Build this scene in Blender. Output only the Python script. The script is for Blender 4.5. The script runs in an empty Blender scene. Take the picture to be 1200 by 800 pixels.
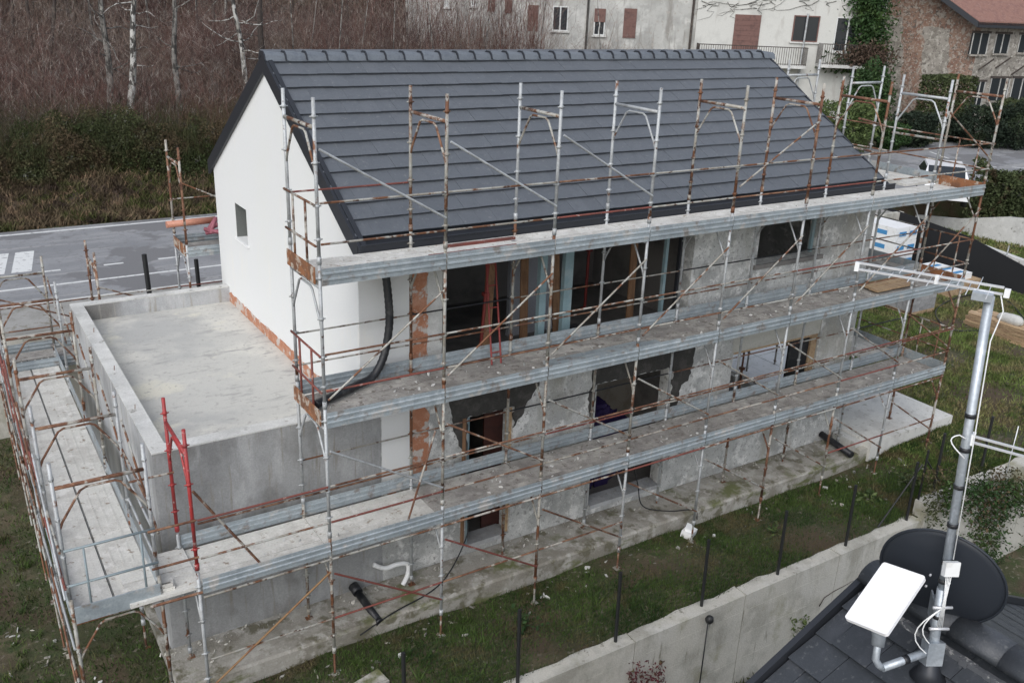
import bpy, math, random
import numpy as np
from mathutils import Vector, Matrix
random.seed(7)
rng = np.random.default_rng(11)
sc = bpy.context.scene
COL = sc.collection

# ------------------------------------------------------------------ camera, sky, sun, exposure
CAM = np.array([-4.024, -10.651, 7.596])
YAW, PITCH, ROLL, FPX = 0.57909, 0.36504, 0.040225, 1077.78
def _rot(y, p, r):
    cy, sy, cp, sp = math.cos(y), math.sin(y), math.cos(p), math.sin(p)
    f = np.array([sy*cp, cy*cp, -sp]); rt = np.array([cy, -sy, 0]); up = np.cross(rt, f)
    c, s = math.cos(r), math.sin(r)
    return np.array([c*rt+s*up, -s*rt+c*up, f])
CR = _rot(YAW, PITCH, ROLL)
cam = bpy.data.cameras.new('camera'); camo = bpy.data.objects.new('camera', cam); COL.objects.link(camo)
camo.matrix_world = Matrix(((CR[0][0], CR[1][0], -CR[2][0], CAM[0]), (CR[0][1], CR[1][1], -CR[2][1], CAM[1]),
                            (CR[0][2], CR[1][2], -CR[2][2], CAM[2]), (0, 0, 0, 1)))
cam.sensor_width = 36; cam.lens = 36*FPX/1200; cam.clip_start = 0.1; cam.clip_end = 600
sc.camera = camo
SUN_EL, SUN_AZ = 42, 232      # azimuth the light comes from, degrees clockwise from +Y
world = bpy.data.worlds.new('World'); sc.world = world; world.use_nodes = True
wn = world.node_tree.nodes; wl = world.node_tree.links; wn.clear()
sky = wn.new('ShaderNodeTexSky'); sky.sky_type = 'NISHITA'; sky.sun_disc = False
sky.sun_elevation = math.radians(SUN_EL); sky.sun_rotation = math.radians(SUN_AZ)
sky.air_density = 1.0; sky.dust_density = 2.5; sky.ozone_density = 1.0; sky.altitude = 300
hs = wn.new('ShaderNodeHueSaturation'); hs.inputs['Saturation'].default_value = 0.45
bg = wn.new('ShaderNodeBackground'); bg.inputs['Strength'].default_value = 0.15
wo = wn.new('ShaderNodeOutputWorld')
wl.new(sky.outputs[0], hs.inputs['Color']); wl.new(hs.outputs[0], bg.inputs['Color']); wl.new(bg.outputs[0], wo.inputs[0])
sun = bpy.data.lights.new('sun', 'SUN'); suno = bpy.data.objects.new('sun', sun); COL.objects.link(suno)
sun.energy = 0.85; sun.angle = math.radians(55); sun.color = (1.0, 0.99, 0.98)
_a, _e = math.radians(SUN_AZ), math.radians(SUN_EL)
TOSUN = Vector((math.sin(_a)*math.cos(_e), math.cos(_a)*math.cos(_e), math.sin(_e)))
suno.rotation_euler = (-TOSUN).to_track_quat('-Z', 'Y').to_euler(); suno.location = (0, 0, 40)
sc.render.engine = 'CYCLES'
sc.view_settings.view_transform = 'Standard'; sc.view_settings.look = 'None'
sc.view_settings.exposure = 0.50; sc.view_settings.gamma = 1.0; sc.view_settings.use_curve_mapping = False

def ray(u, v): return np.array([(u-600)/FPX, -(v-400)/FPX, 1.0]) @ CR
def at(u, v, ax, val):
    r = ray(u, v); i = 'XYZ'.index(ax); return CAM + r*(val-CAM[i])/r[i]
def onp(u, v, P, n):
    r = ray(u, v); n = np.array(n); return CAM + r*((np.array(P)-CAM) @ n)/(r @ n)

# ------------------------------------------------------------------ mesh helpers
class MB:
    def __init__(s): s.v = []; s.f = []; s.sm = []
    def quad(s, *ps):
        b = len(s.v); s.v += [tuple(p) for p in ps]; s.f.append(tuple(range(b, b+len(ps)))); s.sm.append(False); return s
    def box(s, x0, y0, z0, x1, y1, z1):
        b = len(s.v)
        s.v += [(x0,y0,z0),(x1,y0,z0),(x1,y1,z0),(x0,y1,z0),(x0,y0,z1),(x1,y0,z1),(x1,y1,z1),(x0,y1,z1)]
        s.f += [tuple(b+i for i in q) for q in ((0,3,2,1),(4,5,6,7),(0,1,5,4),(1,2,6,5),(2,3,7,6),(3,0,4,7))]; s.sm += [False]*6
        return s
    def obox(s, o, ex, ey, ez):            # box from corner o with edge vectors
        o, ex, ey, ez = map(np.array, (o, ex, ey, ez)); b = len(s.v)
        s.v += [tuple(o+p) for p in (0*ex, ex, ex+ey, ey, ez, ex+ez, ex+ey+ez, ey+ez)]
        s.f += [tuple(b+i for i in q) for q in ((0,3,2,1),(4,5,6,7),(0,1,5,4),(1,2,6,5),(2,3,7,6),(3,0,4,7))]; s.sm += [False]*6
        return s
    def tube(s, pts, r, n=8, r2=None, caps=True):
        pts = [Vector(p) for p in pts]; m = len(pts); b = len(s.v)
        rs = r if isinstance(r, (list, tuple)) else [r + ((r2 if r2 is not None else r)-r)*i/max(1, m-1) for i in range(m)]
        prev = None
        for i, p in enumerate(pts):
            t = (pts[min(i+1, m-1)]-pts[max(i-1, 0)]).normalized()
            if prev is None:
                a = Vector((0, 0, 1)) if abs(t.z) < .9 else Vector((1, 0, 0)); x = t.cross(a).normalized()
            else:
                x = (prev - t*prev.dot(t)); x = x.normalized() if x.length > 1e-6 else t.orthogonal().normalized()
            prev = x; y = t.cross(x)
            for k in range(n):
                a = 2*math.pi*k/n; s.v.append(tuple(p + (x*math.cos(a)+y*math.sin(a))*rs[i]))
        for i in range(m-1):
            for k in range(n):
                s.f.append((b+i*n+k, b+i*n+(k+1) % n, b+(i+1)*n+(k+1) % n, b+(i+1)*n+k)); s.sm.append(True)
        if caps:
            s.f.append(tuple(b+k for k in reversed(range(n)))); s.sm.append(False)
            s.f.append(tuple(b+(m-1)*n+k for k in range(n))); s.sm.append(False)
        return s
    def prism(s, poly, fn):                # poly list of (a,b); fn(a,b,t) with t 0/1
        n = len(poly); b = len(s.v)
        s.v += [tuple(fn(p[0], p[1], 0)) for p in poly] + [tuple(fn(p[0], p[1], 1)) for p in poly]
        s.f.append(tuple(range(b+n-1, b-1, -1))); s.f.append(tuple(range(b+n, b+2*n))); s.sm += [False]*2
        for i in range(n):
            j = (i+1) % n; s.f.append((b+i, b+j, b+n+j, b+n+i)); s.sm.append(False)
        return s
    def mesh(s, name, recalc=True):
        me = bpy.data.meshes.new(name); me.from_pydata(s.v, [], s.f)
        me.polygons.foreach_set('use_smooth', s.sm)
        if recalc:
            import bmesh
            bm = bmesh.new(); bm.from_mesh(me); bmesh.ops.recalc_face_normals(bm, faces=bm.faces)
            bm.to_mesh(me); bm.free()
        me.update(); return me
    def build(s, name, mat, parent=None, **kw): return link(s.mesh(name), name, mat, parent, **kw)

def link(me, name, mat=None, parent=None, M=None, label=None, cat=None, group=None, kind=None):
    o = bpy.data.objects.new(name, me); COL.objects.link(o)
    if M is not None: o.matrix_basis = M
    if mat is not None:
        if len(me.materials) == 0: me.materials.append(mat)
        o.material_slots[0].link = 'OBJECT'; o.material_slots[0].material = mat
    if parent is not None:
        o.parent = parent; o.matrix_parent_inverse = parent.matrix_basis.inverted()
    return tag(o, label, cat, group, kind)
def tag(o, label=None, cat=None, group=None, kind=None):
    if label: o['label'] = label
    if cat: o['category'] = cat
    if group: o['group'] = group
    if kind: o['kind'] = kind
    return o
def thing(name, label, cat, loc=(0, 0, 0), group=None):
    o = bpy.data.objects.new(name, None); COL.objects.link(o); o.empty_display_size = .3
    o.matrix_basis = Matrix.Translation(Vector(loc)); return tag(o, label, cat, group)

_unit = {}
def unit_tube(n=8):
    if n not in _unit: _unit[n] = MB().tube([(0, 0, 0), (0, 0, 1)], 1, n).mesh('tube')
    return _unit[n]
def rod(name, p, q, r, mat, parent=None, n=8, **kw):
    p, q = Vector(p), Vector(q); d = q-p
    M = Matrix.Translation(p) @ d.to_track_quat('Z', 'Y').to_matrix().to_4x4() @ Matrix.Diagonal((r, r, d.length, 1))
    return link(unit_tube(n), name, mat, parent, M, **kw)
_ub = []
def blk(name, x0, y0, z0, x1, y1, z1, mat, parent=None, **kw):
    return MB().box(x0, y0, z0, x1, y1, z1).build(name, mat, parent, **kw)

def tris(name, V, mat, parent=None, **kw):       # V: (N,3,3)
    V = np.asarray(V, np.float32); n = len(V); me = bpy.data.meshes.new(name)
    me.vertices.add(3*n); me.vertices.foreach_set('co', V.ravel())
    me.loops.add(3*n); me.loops.foreach_set('vertex_index', np.arange(3*n, dtype=np.int32))
    me.polygons.add(n); me.polygons.foreach_set('loop_start', np.arange(0, 3*n, 3, dtype=np.int32))
    me.update(calc_edges=True); me.validate(); return link(me, name, mat, parent, **kw)
def leaves(C, size, flat=0.0):                   # random leaf triangles (two per leaf) around centres C
    n = len(C); a = rng.normal(size=(n, 3)); a[:, 2] *= (1-flat); a /= np.linalg.norm(a, axis=1)[:, None]
    b = rng.normal(size=(n, 3)); b -= a*(a*b).sum(1)[:, None]; b /= np.linalg.norm(b, axis=1)[:, None]
    s = (size*rng.uniform(.6, 1.4, n))[:, None]
    p0, p1, p2, p3 = C-a*s, C+b*s*.45, C+a*s, C-b*s*.45
    return np.concatenate([np.stack([p0, p1, p2], 1), np.stack([p0, p2, p3], 1)])
def blades(P, h, w, lean=.45):                   # upright grass blades
    n = len(P); an = rng.uniform(0, 2*np.pi, n); d = np.stack([np.cos(an), np.sin(an), 0*an], 1)*(w*rng.uniform(.6, 1.4, n))[:, None]
    hh = h*rng.uniform(.4, 1.5, n)
    t = np.stack([rng.normal(0, lean, n)*hh, rng.normal(0, lean, n)*hh, hh], 1)
    return np.stack([P-d, P+d, P+t], 1)
def stems(P, h, w, lean=.15, bend=.25, seg=2, twigs=3):   # thin upright bare shoots
    out = []; n = len(P); hh = h*rng.uniform(.55, 1.35, n)
    an = rng.uniform(0, 2*np.pi, n); d = np.stack([np.cos(an), np.sin(an), 0*an], 1)*w
    m = P + np.stack([rng.normal(0, lean, n)*hh, rng.normal(0, lean, n)*hh, hh*.55], 1)
    t = m + np.stack([rng.normal(0, bend, n)*hh, rng.normal(0, bend, n)*hh, hh*.45], 1)
    out += [np.stack([P-d, P+d, m+d*.6], 1), np.stack([P-d, m+d*.6, m-d*.6], 1), np.stack([m-d*.6, m+d*.6, t], 1)]
    for k in range(twigs):
        f = rng.uniform(.25, .95, n)[:, None]; b = P+(m-P)*np.minimum(f*1.6, 1)+(t-m)*np.maximum(0, f*1.6-1)/.6
        e = b + np.stack([rng.normal(0, .28, n)*hh, rng.normal(0, .28, n)*hh, rng.uniform(.05, .4, n)*hh], 1)
        out.append(np.stack([b-d*.5, b+d*.5, e], 1))
    return np.concatenate(out)

# ------------------------------------------------------------------ materials
MATS = {}
def srgb(r, g, b):
    f = lambda c: (c/255/12.92) if c/255 <= .04045 else ((c/255+.055)/1.055)**2.4
    return (f(r), f(g), f(b), 1)
def mk(name, base, layers=(), rough=.8, bump=0, bscale=60, metal=0, spec=.5, coord='pos', rnd=0, island=0, fine=.12, fscale=40):
    """base colour plus noise layers (colour, scale, lo, hi[, stretch[, detail]]) in world space; fine = small value variation"""
    m = bpy.data.materials.new(name); m.use_nodes = True; N = m.node_tree.nodes; L = m.node_tree.links
    bs = N['Principled BSDF']; bs.inputs['Roughness'].default_value = rough; bs.inputs['Metallic'].default_value = metal
    bs.inputs['Specular IOR Level'].default_value = spec; m['kind'] = 'procedural'
    geo = N.new('ShaderNodeNewGeometry')
    if coord == 'pos': vec = geo.outputs['Position']
    else: tc = N.new('ShaderNodeTexCoord'); vec = tc.outputs['Object']
    if rnd:
        oi = N.new('ShaderNodeObjectInfo'); mm = N.new('ShaderNodeVectorMath'); mm.operation = 'ADD'
        ms = N.new('ShaderNodeMath'); ms.operation = 'MULTIPLY'; ms.inputs[1].default_value = 91.0
        L.new(oi.outputs['Random'], ms.inputs[0]); L.new(vec, mm.inputs[0]); L.new(ms.outputs[0], mm.inputs[1]); vec = mm.outputs[0]
    c = base if len(base) == 4 else (*base, 1)
    rgb = N.new('ShaderNodeRGB'); rgb.outputs[0].default_value = c; cur = rgb.outputs[0]
    for ly in layers:
        col, scale, lo, hi = ly[:4]; st = ly[4] if len(ly) > 4 else (1, 1, 1); det = ly[5] if len(ly) > 5 else 5
        mp = N.new('ShaderNodeMapping'); mp.inputs['Scale'].default_value = st
        mp.inputs['Location'].default_value = (random.uniform(0, 9), random.uniform(0, 9), random.uniform(0, 9))
        L.new(vec, mp.inputs[0])
        nz = N.new('ShaderNodeTexNoise'); nz.inputs['Scale'].default_value = scale; nz.inputs['Detail'].default_value = det
        nz.inputs['Roughness'].default_value = .62
        L.new(mp.outputs[0], nz.inputs['Vector'])
        mr = N.new('ShaderNodeMapRange'); mr.inputs[1].default_value = .5+(lo-.5)*.62; mr.inputs[2].default_value = .5+(hi-.5)*.62; mr.clamp = True
        L.new(nz.outputs[0], mr.inputs[0])
        mx = N.new('ShaderNodeMix'); mx.data_type = 'RGBA'
        L.new(mr.outputs[0], mx.inputs[0]); L.new(cur, mx.inputs[6])
        mx.inputs[7].default_value = col if len(col) == 4 else (*col, 1); cur = mx.outputs[2]
    val = None
    if fine or island or rnd:
        nz = N.new('ShaderNodeTexNoise'); nz.inputs['Scale'].default_value = fscale; nz.inputs['Detail'].default_value = 4
        L.new(vec, nz.inputs['Vector'])
        mr = N.new('ShaderNodeMapRange'); mr.inputs[1].default_value = .25; mr.inputs[2].default_value = .75
        mr.inputs[3].default_value = 1-fine; mr.inputs[4].default_value = 1+fine; L.new(nz.outputs[0], mr.inputs[0]); val = mr.outputs[0]
        if island or rnd:
            a = N.new('ShaderNodeMapRange'); amt = island or rnd
            a.inputs[3].default_value = 1-amt; a.inputs[4].default_value = 1+amt
            L.new(geo.outputs['Random Per Island'] if island else oi.outputs['Random'], a.inputs[0])
            mu = N.new('ShaderNodeMath'); mu.operation = 'MULTIPLY'; L.new(val, mu.inputs[0]); L.new(a.outputs[0], mu.inputs[1]); val = mu.outputs[0]
        vm = N.new('ShaderNodeVectorMath'); vm.operation = 'SCALE'; L.new(cur, vm.inputs[0]); L.new(val, vm.inputs['Scale']); cur = vm.outputs[0]
    L.new(cur, bs.inputs['Base Color'])
    if bump:
        nz = N.new('ShaderNodeTexNoise'); nz.inputs['Scale'].default_value = bscale; nz.inputs['Detail'].default_value = 6
        L.new(vec, nz.inputs['Vector']); bp = N.new('ShaderNodeBump'); bp.inputs['Strength'].default_value = bump
        bp.inputs['Distance'].default_value = .02; L.new(nz.outputs[0], bp.inputs['Height']); L.new(bp.outputs[0], bs.inputs['Normal'])
    MATS[name] = m; return m

RUST = (.165, .072, .036); RUSTD = (.075, .034, .02)
M_plaster = mk('white_render', (.70, .71, .705), [((.70, .71, .69), .6, .5, .8), ((.73, .72, .68), 2.2, .62, .85, (1, 1, .25))], .9, .15, 90, fine=.02)
M_conc = mk('smooth_concrete', (.42, .43, .44), [((.30, .305, .31), .9, .42, .72), ((.52, .525, .525), 2.3, .52, .75, (1, 1, .3)), ((.20, .195, .185), .55, .6, .8, (1, 1, .5)), ((.33, .32, .29), 5, .6, .78, (2.2, 2.2, .15))], .85, .25, 50)
M_concL = mk('pale_concrete', (.56, .56, .54), [((.45, .45, .43), 1.4, .45, .75), ((.63, .63, .61), 3.5, .5, .8), ((.28, .275, .25), 7, .68, .8)], .85, .25, 55)
M_screed = mk('screed', (.49, .485, .455), [((.41, .41, .395), .55, .44, .62), ((.57, .56, .515), .5, .50, .66), ((.33, .325, .315), 3.5, .60, .80, (.6, 2.0, 1)), ((.60, .58, .50), .8, .6, .72), ((.36, .35, .33), 11, .62, .8)], .75, .2, 40, fine=.07)
M_rough = mk('rough_cement_coat', (.53, .535, .52), [((.38, .385, .375), 1.6, .45, .62), ((.70, .70, .68), 4, .53, .68), ((.30, .30, .285), 14, .6, .76), ((.38, .37, .33), 1.1, .58, .78, (1, 1, .3))], .95, .8, 34, fscale=55, fine=.2)
M_wallold = mk('retaining_concrete', (.50, .485, .435), [((.34, .33, .29), 1.0, .48, .72), ((.52, .51, .47), 3, .5, .8, (1, 1, .35)), ((.20, .19, .15), 5, .66, .84, (1.4, 1.4, .22)), ((.27, .26, .18), .8, .6, .8)], .9, .4, 40)
M_foot = mk('dirty_footing', (.34, .325, .29), [((.24, .225, .19), 1.6, .45, .62), ((.42, .405, .37), 3.5, .52, .68), ((.15, .14, .10), 3.0, .56, .70), ((.13, .14, .06), 1.1, .58, .72, (1, 1, 2.5))], .95, .5, 40)
M_brick = mk('hollow_clay_brick', (.42, .185, .105), [((.50, .27, .18), 4, .5, .7), ((.52, .47, .43), 4.5, .53, .62)], .9, .4, 50)
M_dark = mk('dark_mortar', (.050, .048, .044), [((.085, .08, .074), 4, .5, .75)], .95, .6, 40)
M_tile = mk('slate_grey_tile', (.104, .115, .130), [((.114, .125, .140), 1.2, .45, .75), ((.093, .103, .117), 7, .55, .8), ((.165, .172, .18), 16, .66, .82)], .5, .15, 120, rnd=.022, fine=.07, spec=.5)
M_tileN = mk('near_black_tile', (.038, .043, .050), [((.05, .055, .064), 4, .48, .7), ((.09, .095, .10), 22, .64, .8)], .5, .2, 90, rnd=.06, fine=.08)
M_anth = mk('anthracite_metal', (.030, .033, .040), [], .42, 0, metal=.2, fine=.05)
M_galv = mk('galvanised_steel', (.44, .46, .47), [((.33, .34, .34), 5, .45, .7), (RUST, 3.2, .68, .76), (RUSTD, 9, .72, .82)], .55, .1, 60, metal=.25, rnd=.10)
M_galv2 = mk('weathered_steel', (.40, .40, .37), [((.30, .28, .24), 4, .4, .65), (RUST, 3.0, .50, .60), (RUSTD, 8, .60, .70)], .65, .15, 60, metal=.2, rnd=.12)
M_rust = mk('rusty_steel', (.15, .068, .040), [((.25, .14, .085), 5, .45, .7), ((.40, .38, .34), 3.2, .53, .62), (RUSTD, 6, .55, .72)], .8, .2, 60, metal=.1, rnd=.14)
M_redtube = mk('red_oxide_tube', (.19, .055, .042), [((.14, .05, .04), 4, .5, .7), ((.36, .25, .22), 9, .66, .74)], .65, .1, 60, rnd=.12)
M_redp = mk('red_paint', (.34, .035, .035), [((.22, .04, .04), 5, .5, .7), ((.42, .30, .28), 12, .68, .76)], .5, .1, 60)
M_toe = mk('galvanised_sheet', (.35, .395, .42), [((.28, .32, .345), 2.5, .42, .7), ((.43, .47, .49), 7, .55, .8), ((.25, .235, .22), 5, .60, .76), ((.46, .45, .43), 3, .62, .76)], .5, .08, 40, metal=.25, rnd=.08)
M_board = mk('cement_dusted_board', (.33, .315, .29), [((.24, .225, .21), 3.2, .42, .65), ((.43, .41, .38), 2.2, .53, .72), ((.17, .15, .13), 9, .62, .74)], .9, .4, 50, rnd=.10)
M_boardL = mk('pale_board', (.60, .59, .55), [((.50, .485, .45), 2.6, .45, .7), ((.68, .665, .63), 5, .55, .75), ((.30, .25, .20), 8, .67, .78)], .85, .25, 50, rnd=.06)
M_blue = mk('blue_grey_subframe', (.23, .33, .36), [((.30, .38, .40), 4, .5, .7)], .5, fine=.06)
M_wood = mk('raw_timber', (.25, .14, .075), [((.18, .095, .05), 3, .45, .65, (6, 6, .7))], .8, .2, 60, rnd=.15)
M_woodL = mk('pale_timber', (.46, .33, .20), [((.34, .23, .14), 3, .45, .65, (5, 1, 5))], .8, .2, 60, rnd=.18)
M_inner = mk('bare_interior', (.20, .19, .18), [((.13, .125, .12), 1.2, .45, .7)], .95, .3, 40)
M_innerL = mk('lime_plaster_interior', (.68, .67, .63), [((.50, .48, .45), 6, .6, .72), ((.60, .59, .55), 1.2, .5, .7)], .95, .3, 40)
M_black = mk('black_plastic', (.014, .015, .018), [((.05, .05, .05), 5, .6, .8)], .45, fine=.1)
M_blackm = mk('black_coated_steel', (.018, .019, .02), [], .5, fine=.1)
M_white = mk('white_plastic', (.80, .81, .81), [((.66, .66, .64), 5, .6, .8)], .5, fine=.03)
M_panel = mk('white_gloss_plastic', (.90, .90, .91), [((.86, .86, .86), 2, .5, .8)], .35, fine=.0)
M_addboard = mk('added_white_board', (.84, .84, .83), [((.74, .74, .72), 3, .5, .75), ((.55, .54, .50), 14, .66, .8)], .8, fine=.03)
M_purple = mk('purple_plastic', (.022, .012, .065), [], .6, fine=.2)
M_asph = mk('worn_asphalt', (.26, .265, .275), [((.215, .22, .23), .35, .45, .65, (1, 2, 1)), ((.31, .31, .31), 1.2, .52, .72, (.2, 2.6, 1)), ((.19, .19, .195), 6, .60, .75), ((.175, .175, .18), .25, .56, .60)], .9, .3, 90, fine=.1, fscale=25)
M_pave = mk('pavement_concrete', (.32, .315, .30), [((.24, .235, .215), 1.1, .45, .7), ((.20, .185, .15), 4, .6, .75)], .9, .3, 60)
M_line = mk('road_paint', (.66, .67, .66), [((.38, .38, .38), 7, .6, .74)], .8, fine=.06)
M_soil = mk('garden_soil', (.052, .056, .024), [((.10, .085, .05), 1.1, .5, .66), ((.040, .055, .017), 3, .5, .7), ((.16, .145, .11), 9, .66, .74), ((.075, .055, .033), .5, .52, .66)], .95, .8, 30, fine=.25, fscale=30)
M_grass = mk('grass', (.060, .098, .024), [((.030, .058, .014), .9, .42, .66), ((.10, .088, .042), 1.7, .52, .68)], .75, island=.35, fine=.1, spec=.2)
M_grassR = mk('lawn_grass', (.145, .20, .055), [((.20, .175, .085), .7, .42, .62), ((.085, .12, .03), 1.5, .5, .66)], .75, island=.35, fine=.1, spec=.2)
M_verge = mk('dry_verge_grass', (.115, .088, .056), [((.065, .075, .026), .5, .44, .58), ((.21, .145, .095), 2.2, .54, .68), ((.055, .04, .03), 1.1, .55, .68)], .85, island=.4, fine=.1, spec=.1)
M_hill = mk('leaf_litter', (.06, .04, .03), [((.12, .085, .055), .5, .45, .65), ((.05, .04, .028), 1.3, .5, .7)], .95, .8, 10, fine=.25)
M_brush = mk('bare_brush', (.135, .077, .064), [((.17, .13, .105), .16, .45, .6), ((.085, .055, .052), .3, .5, .65), ((.34, .315, .285), 2.2, .56, .70)], .9, island=.4, fine=.1, spec=.1)
M_bramble = mk('bramble_leaves', (.052, .060, .026), [((.038, .052, .019), .45, .45, .6), ((.095, .070, .042), .6, .46, .62), ((.13, .13, .11), 2.5, .66, .8)], .8, island=.45, fine=.1, spec=.15)
M_ivy = mk('ivy_leaves', (.028, .060, .018), [((.05, .085, .024), 1.1, .5, .68)], .6, island=.45, fine=.1, spec=.25)
M_hedge = mk('hedge_leaves', (.050, .066, .028), [((.070, .085, .036), 1.0, .5, .7), ((.06, .045, .025), 1.8, .62, .74)], .75, island=.45, fine=.1, spec=.2)
M_darkleaf = mk('evergreen_leaves', (.018, .028, .018), [((.035, .05, .025), 1.0, .5, .7)], .75, island=.45, fine=.1, spec=.2)
M_lightleaf = mk('laurel_leaves', (.085, .115, .038), [((.05, .08, .025), 1.4, .5, .7)], .7, island=.4, fine=.1, spec=.25)
M_birch = mk('birch_bark', (.46, .455, .43), [((.05, .047, .043), 2.6, .46, .54, (2, 2, 1.1)), ((.30, .29, .26), 7, .55, .7, (1, 1, .4))], .9, .3, 30)
M_bark = mk('grey_bark', (.19, .18, .165), [((.05, .047, .043), 3, .44, .56, (2, 2, .8)), ((.30, .29, .26), 5, .60, .72)], .95, .5, 30)
M_barkd = mk('dark_bark', (.055, .045, .04), [((.10, .085, .07), 3, .55, .7)], .95, .5, 30)
M_oldwall = mk('stained_white_render', (.43, .43, .41), [((.32, .32, .305), .5, .45, .68), ((.53, .53, .505), .9, .5, .7), ((.27, .26, .24), .8, .60, .75, (2.5, 2.5, .3)), ((.36, .34, .31), 4, .62, .75)], .95, .2, 20)
M_whitewall = mk('cream_render', (.55, .55, .52), [((.46, .46, .435), .5, .5, .72), ((.45, .44, .41), 1.3, .64, .8, (1.5, 1.5, .4))], .95, .2, 20)
M_shutter = mk('brown_shutter', (.16, .085, .072), [((.12, .065, .056), 4, .5, .7)], .7)
M_glass = mk('window_glass', (.025, .03, .035), [], .08, fine=0)
M_frame = mk('window_frame_paint', (.62, .63, .62), [], .6)
M_stone = mk('rubble_stone', (.29, .27, .24), [((.21, .195, .17), 1.6, .46, .60), ((.40, .38, .34), 3.5, .54, .66), ((.15, .135, .12), 6, .60, .68)], .95, .8, 8)
M_stonebrick = mk('old_brickwork', (.25, .165, .125), [((.20, .115, .085), 2.0, .46, .62), ((.33, .29, .25), 3.4, .52, .64), ((.12, .10, .085), 6, .56, .68), ((.36, .33, .29), 9, .6, .72)], .95, .8, 8)
M_redroof = mk('weathered_clay_roof', (.23, .125, .10), [((.19, .10, .085), 3.5, .46, .66), ((.27, .17, .14), 8, .55, .8)], .9, .6, 20)
M_net = mk('black_shade_net', (.012, .013, .015), [], .9, fine=.2)
M_carw = mk('white_car_paint', (.80, .81, .82), [], .25, fine=0)
M_rubber = mk('rubber', (.02, .02, .02), [], .8)
M_block = mk('grey_paver', (.30, .30, .30), [((.22, .22, .22), 5, .5, .7)], .9, .3, 50, rnd=.12)
M_pink = mk('pink_sheet', (.30, .10, .13), [], .6)
M_orange = mk('orange_pipe', (.48, .22, .15), [], .5)
M_dish = mk('dish_graphite', (.022, .027, .036), [], .5, fine=.03)
M_mast = mk('galvanised_mast', (.42, .46, .50), [((.33, .37, .41), 6, .45, .7, (1, 1, .4)), ((.52, .56, .60), 9, .56, .72)], .42, .05, 60, metal=.5)
M_alu = mk('aluminium', (.66, .67, .69), [], .35, metal=.4, fine=.03)
M_bluep = mk('blue_print', (.06, .25, .50), [], .5)
M_litter = mk('rubble_bits', (.42, .42, .40), [((.28, .26, .22), 3, .45, .6)], .9, island=.5, fine=.05)
M_maroon = mk('reddish_creeper', (.10, .018, .025), [((.06, .05, .02), 3, .5, .7)], .8, island=.4)
M_ladder = mk('primer_red', (.22, .035, .03), [], .6)

# ------------------------------------------------------------------ terrain
def sst(a, b, x):
    t = np.clip((x-a)/(b-a), 0, 1); return t*t*(3-2*t)
def hnoise(x, y): return .035*np.sin(1.3*x+.7*y)+.03*np.sin(2.1*y-.9*x+1)+.02*np.sin(3.7*x+2.9*y)
def height(x, y):
    x = np.asarray(x, float); y = np.asarray(y, float)
    yard = -2.12 + .24*sst(11.5, 14.5, x) + .28*sst(14, 21, x) + hnoise(x, y)*.8
    low = -4.15 + hnoise(x, y)                                   # neighbour's yard below the retaining wall
    hillm = sst(4, -9, x-(19+(y-36)*.5))                         # wooded bank, left of the far buildings
    hill = .22*np.maximum(0, y-21.3)*sst(21, 25, y) * (.35+.65*hillm)
    hill = np.where(y < 30, np.minimum(hill, .9), .9+.06*(y-30)*hillm) + .30*np.maximum(0, y-48)*hillm + .3*np.maximum(0, y-85)
    hill = np.where(y < 21.3, 0, hill*sst(21.3, 24.5, y)) + hnoise(x, y)*1.5*sst(21.5, 24, y)
    z = np.where(y < -1.6, low, yard)
    z = np.where((y >= 10.65) & (x < 27.9), -.03, z)
    z = np.where((y >= 14.0) | ((x > 36.2) & (y > -1.6)), -.03, z)
    z = np.where((y >= 21.0), hill-.03, z)
    z = np.where((x > -1.9) & (x < 12.8) & (y > 1.45) & (y < 8.65), -2.45, z)
    z = np.where((x > 70) & (y < 60), np.maximum(z, .2*(x-70)), z)
    return z
def grid(name, xs, ys, mat, zoff=0, zfun=height, **kw):
    X, Y = np.meshgrid(xs, ys, indexing='ij'); Z = zfun(X, Y)+zoff
    n, m = X.shape; V = np.stack([X, Y, Z], -1).reshape(-1, 3)
    i = np.arange((n-1)*(m-1)); a = (i//(m-1))*m+i % (m-1)
    F = np.stack([a, a+m, a+m+1, a+1], 1)
    me = bpy.data.meshes.new(name); me.from_pydata(V.tolist(), [], F.tolist()); me.update()
    return link(me, name, mat, **kw)
xs = np.unique(np.round(np.concatenate([np.arange(-140, -20, 10), np.arange(-20, -4, 1.0), np.arange(-4, 30, .4), np.arange(30, 60, 1.5), np.arange(60, 181, 10),
     [-1.92, -1.89, 12.79, 12.81, 27.88, 27.92, 36.18, 36.22]]), 3))
ys = np.unique(np.round(np.concatenate([np.arange(-60, -10, 10), np.arange(-10, 21, .4), np.arange(21, 50, 1), np.arange(50, 181, 10),
     [-1.62, -1.59, 1.44, 1.46, 8.64, 8.66, 10.63, 10.66, 13.99, 14.01, 20.99, 21.01]]), 3))
grid('ground', xs, ys, M_soil, kind='structure')
HX = np.concatenate([np.arange(-60, -10, 5), np.arange(-10, 28, .8)])
HYs = np.concatenate([np.arange(21.4, 52, .8), np.arange(52, 110, 6)])
grid('hillside', HX, HYs, M_hill, .05, kind='structure')
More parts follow.
